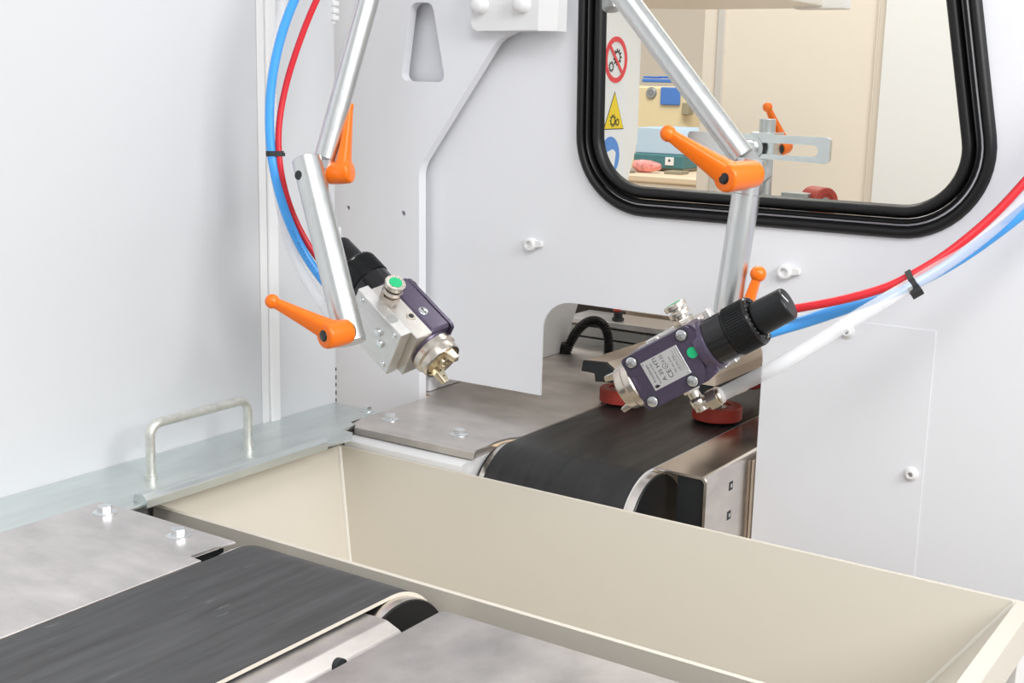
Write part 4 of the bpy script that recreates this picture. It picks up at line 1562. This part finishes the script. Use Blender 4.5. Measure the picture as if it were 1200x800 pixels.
# machine chamber wall on the right, cream, with an edge strip
BY = 2.5
xA = py(816, 200, BY).x
bm = new()
add_box(bm, (xA, BY, -0.9), (py(1014, 230, BY).x, BY + 0.04, 2.2), 0.002, 1)
cw = solo('wall_far', bm, CREAMW, kind='structure')
bm = new()
x0_ = py(846, 60, BY).x
add_box(bm, (x0_ - 0.010, BY - 0.006, -0.9), (x0_ + 0.006, BY - 0.0002, 2.2), 0.001, 1)
part('joint_strip', bm, mat('joint_grey', (0.66, 0.62, 0.57), 0.4), cw)
bm = new()
xs0 = py(1014, 230, BY).x
add_box(bm, (xs0 + 0.001, BY - 0.01, -0.9), (xs0 + 0.004, BY + 0.03, 2.2))
add_box(bm, (xs0 + 0.0045, BY - 0.012, -0.9), (py(1026, 230, BY).x, BY + 0.03, 2.2), 0.001, 1)
dp = part('door_post', bm, CREAMW, cw)
bm = new()
add_box(bm, (py(1026, 230, BY).x + 0.001, BY - 0.03, -0.9), (-0.2, BY + 0.03, 2.2), 0.001, 1)
solo('door_2', bm, WHITEP, kind='structure')

# lamp housing hanging at the top of the view
LY = 1.95
lh = thing('ceiling_lamp', 'pale lamp housing seen from below at the top of the window', 'lamp', (-0.85, LY, 0.47))
LZ = py(900, 10.5, LY).z
pA, pB, pC = py(745, 0, LY), py(822, 10, LY), py(978, 9, LY)
bm = new()
add_prism(bm, [(pA.x, LY - 0.06), (pB.x, LY), (pC.x, LY), (pC.x, LY - 0.42), (pA.x, LY - 0.42)], XY, LZ, LZ + 0.10, 0.003)
part('housing', bm, mat('lamp_housing', (0.84, 0.79, 0.72), 0.4), lh)
bm = new()
add_box(bm, (py(930, 4, LY - 0.05).x, LY - 0.05, LZ - 0.004), (py(990, 4, LY - 0.05).x, LY - 0.02, LZ + 0.09), 0.003, 2)
part('end_cap', bm, WHITEP, lh)

# far hall
bm = new()
add_box(bm, (-6, 8.0, -0.9), (4, 8.15, 4.0))
solo('wall_back_hall', bm, CREAMW, kind='structure')


def bgbox(bm, x0, y0, x1, y1, Y, depth, bev=0.004):
    a, b = py(x0, y0, Y), py(x1, y1, Y)
    add_box(bm, (min(a.x, b.x), Y, min(a.z, b.z)), (max(a.x, b.x), Y + depth, max(a.z, b.z)), bev, 1)


Y1 = 5.4
cab = thing('control_cabinet', 'pale yellow cabinet with a round vent and blue window in the far hall', 'cabinet', (py(775, 150, Y1).x, Y1, -0.9))
bm = new()
a, b = py(735, 100, Y1), py(803, 152, Y1)
add_box(bm, (a.x, Y1, -0.9), (b.x, Y1 + 0.5, a.z), 0.01, 1)
part('body', bm, YELLOWC, cab)
bm = new()
bgbox(bm, 774, 102, 796, 123.5, Y1 - 0.012, 0.0115)
part('window', bm, BLUEP, cab)
bm = new()
v0 = py(763.5, 109, Y1)
add_lathe(bm, [(0.008, 0.004), (0.012, 0.010), (0.022, 0.010), (0.026, 0.006), (0.028, 0)], v0, (0, -1, 0), 24)
add_lathe(bm, [(0, 0.012), (0.008, 0.010), (0.008, 0)], v0, (0, -1, 0), 16)
for k in range(3):
    a = k * PI / 3
    add_tube(bm, [v0 + V((0.025 * math.cos(a), -0.006, 0.025 * math.sin(a))), v0 - V((0.025 * math.cos(a), 0.006, 0.025 * math.sin(a)))], 0.003, 6)
part('round_vent', bm, GREY, cab)
bm = new()
bgbox(bm, 752, 92, 786, 97, Y1 + 0.02, 0.2)
for xx in (756, 774):
    bgbox(bm, xx - 3, 89, xx + 8, 91.5, Y1 + 0.05, 0.1)
part('top_bins', bm, BLUEP, cab)
bm = new()
bgbox(bm, 799, 120, 806, 135, Y1 - 0.03, 0.06)
part('side_latch', bm, mat('latch_brown', (0.35, 0.30, 0.2), 0.5), cab)

Y2 = 4.6
wbx = py(820, 210, Y2).x
bench = thing('workbench', 'pale wooden workbench in the far hall loaded with boxes', 'table', (py(770, 205, Y2).x, Y2 + 0.3, -0.9))
bt = py(770, 206, Y2)
bm = new()
add_box(bm, (py(700, 206, Y2).x, Y2, bt.z - 0.03), (wbx, Y2 + 0.7, bt.z), 0.006, 1)
part('tabletop', bm, WOOD, bench)
for xx in (py(706, 206, Y2).x, wbx - 0.06):
    for yy_ in (Y2 + 0.04, Y2 + 0.6):
        bm = new()
        add_box(bm, (xx, yy_, -0.9), (xx + 0.05, yy_ + 0.05, bt.z - 0.031), 0.003, 1)
        part('leg', bm, GREY, bench)
bm = new()
add_box(bm, (py(700, 206, Y2).x, Y2 + 0.01, bt.z - 0.14), (wbx - 0.01, Y2 + 0.03, bt.z - 0.032), 0.003, 1)
part('apron', bm, CREAMW, bench)
tb = py(800, 196, Y2 + 0.25)
bx0, bx1 = py(742, 190, Y2 + 0.25).x, tb.x
tz1 = py(780, 181, Y2 + 0.25).z
box = thing('storage_box', 'teal storage box with a white cross label on the far workbench', 'box', ((bx0 + bx1) / 2, Y2 + 0.4, bt.z))
bm = new()
add_box(bm, (bx0, Y2 + 0.25, py(780, 197.5, Y2 + 0.25).z), (bx1, Y2 + 0.55, tz1), 0.006, 1)
part('box_body', bm, TEAL, box)
for (q0, q1, q2, q3) in ((743, 189, 749, 192), (758, 190, 764, 194), (779.5, 184, 789, 194)):
    bm = new()
    bgbox(bm, q0, q1, q2, q3, Y2 + 0.246, 0.0035, 0.001)
    part('label', bm, WHITE, box)
bm = new()
bgbox(bm, 783.5, 186.5, 784.8, 189.5, Y2 + 0.2445, 0.0012, 0)
bgbox(bm, 782.8, 187.5, 785.6, 188.4, Y2 + 0.2443, 0.0012, 0)
part('cross_mark', bm, INK, box)
bm = new()
add_box(bm, (bx0, Y2 + 0.30, bt.z + 0.0003), (bx1 - 0.02, Y2 + 0.5, py(780, 197.5, Y2 + 0.25).z - 0.0003), 0.002, 1)
solo('carton', bm, WOOD, 'low brown carton under the teal box on the far workbench', 'box')
bm = new()
q0, q1 = py(747, 181, Y2 + 0.28), py(800, 151, Y2 + 0.28)
add_prism(bm, [(bx0, tz1 + 0.0005), (bx1, tz1 + 0.0005), (py(796, 160, Y2 + 0.28).x, q1.z - 0.03), (py(788, 152, Y2 + 0.28).x, q1.z), (py(750, 152, Y2 + 0.28).x, q1.z)], XZ, Y2 + 0.26, Y2 + 0.54, 0.006)
solo('plastic_cover', bm, PALEB, 'pale blue plastic cover heaped on the teal box', 'cover')
bm = new()
b0_, b1_ = py(738, 205.5, Y2 + 0.1), py(770, 198, Y2 + 0.1)
add_lathe(bm, [(0, 0), (0.022, 0.01), (0.026, 0.04), (0.024, 0.08), (0.014, 0.12), (0.010, 0.125), (0, 0.125)], (b0_.x, Y2 + 0.12, bt.z + 0.027), (1, 0.1, 0), 16)
solo('film_bag', bm, PINK, 'red and white bag lying on the far workbench', 'bag')
bm = new()
bgbox(bm, 778, 200, 797, 205.2, Y2 + 0.12, 0.08, 0.002)
solo('parts_tray', bm, mat('tray_brown', (0.30, 0.26, 0.18), 0.5), 'small brown parts tray on the far workbench', 'tray')
bm = new()
add_lathe(bm, [(0, 0), (0.03, 0), (0.034, 0.01), (0.026, 0.018), (0, 0.018)], pz(0, 0, 0) * 0 + V((py(735, 208, Y2 + 0.06).x, Y2 + 0.06, bt.z + 0.0003)), (0, 0, 1), 16)
solo('tape_roll', bm, mat('tape_grey', (0.30, 0.27, 0.25), 0.5), 'grey tape roll at the left end of the far workbench', 'tape roll')

bpy.context.view_layer.update()
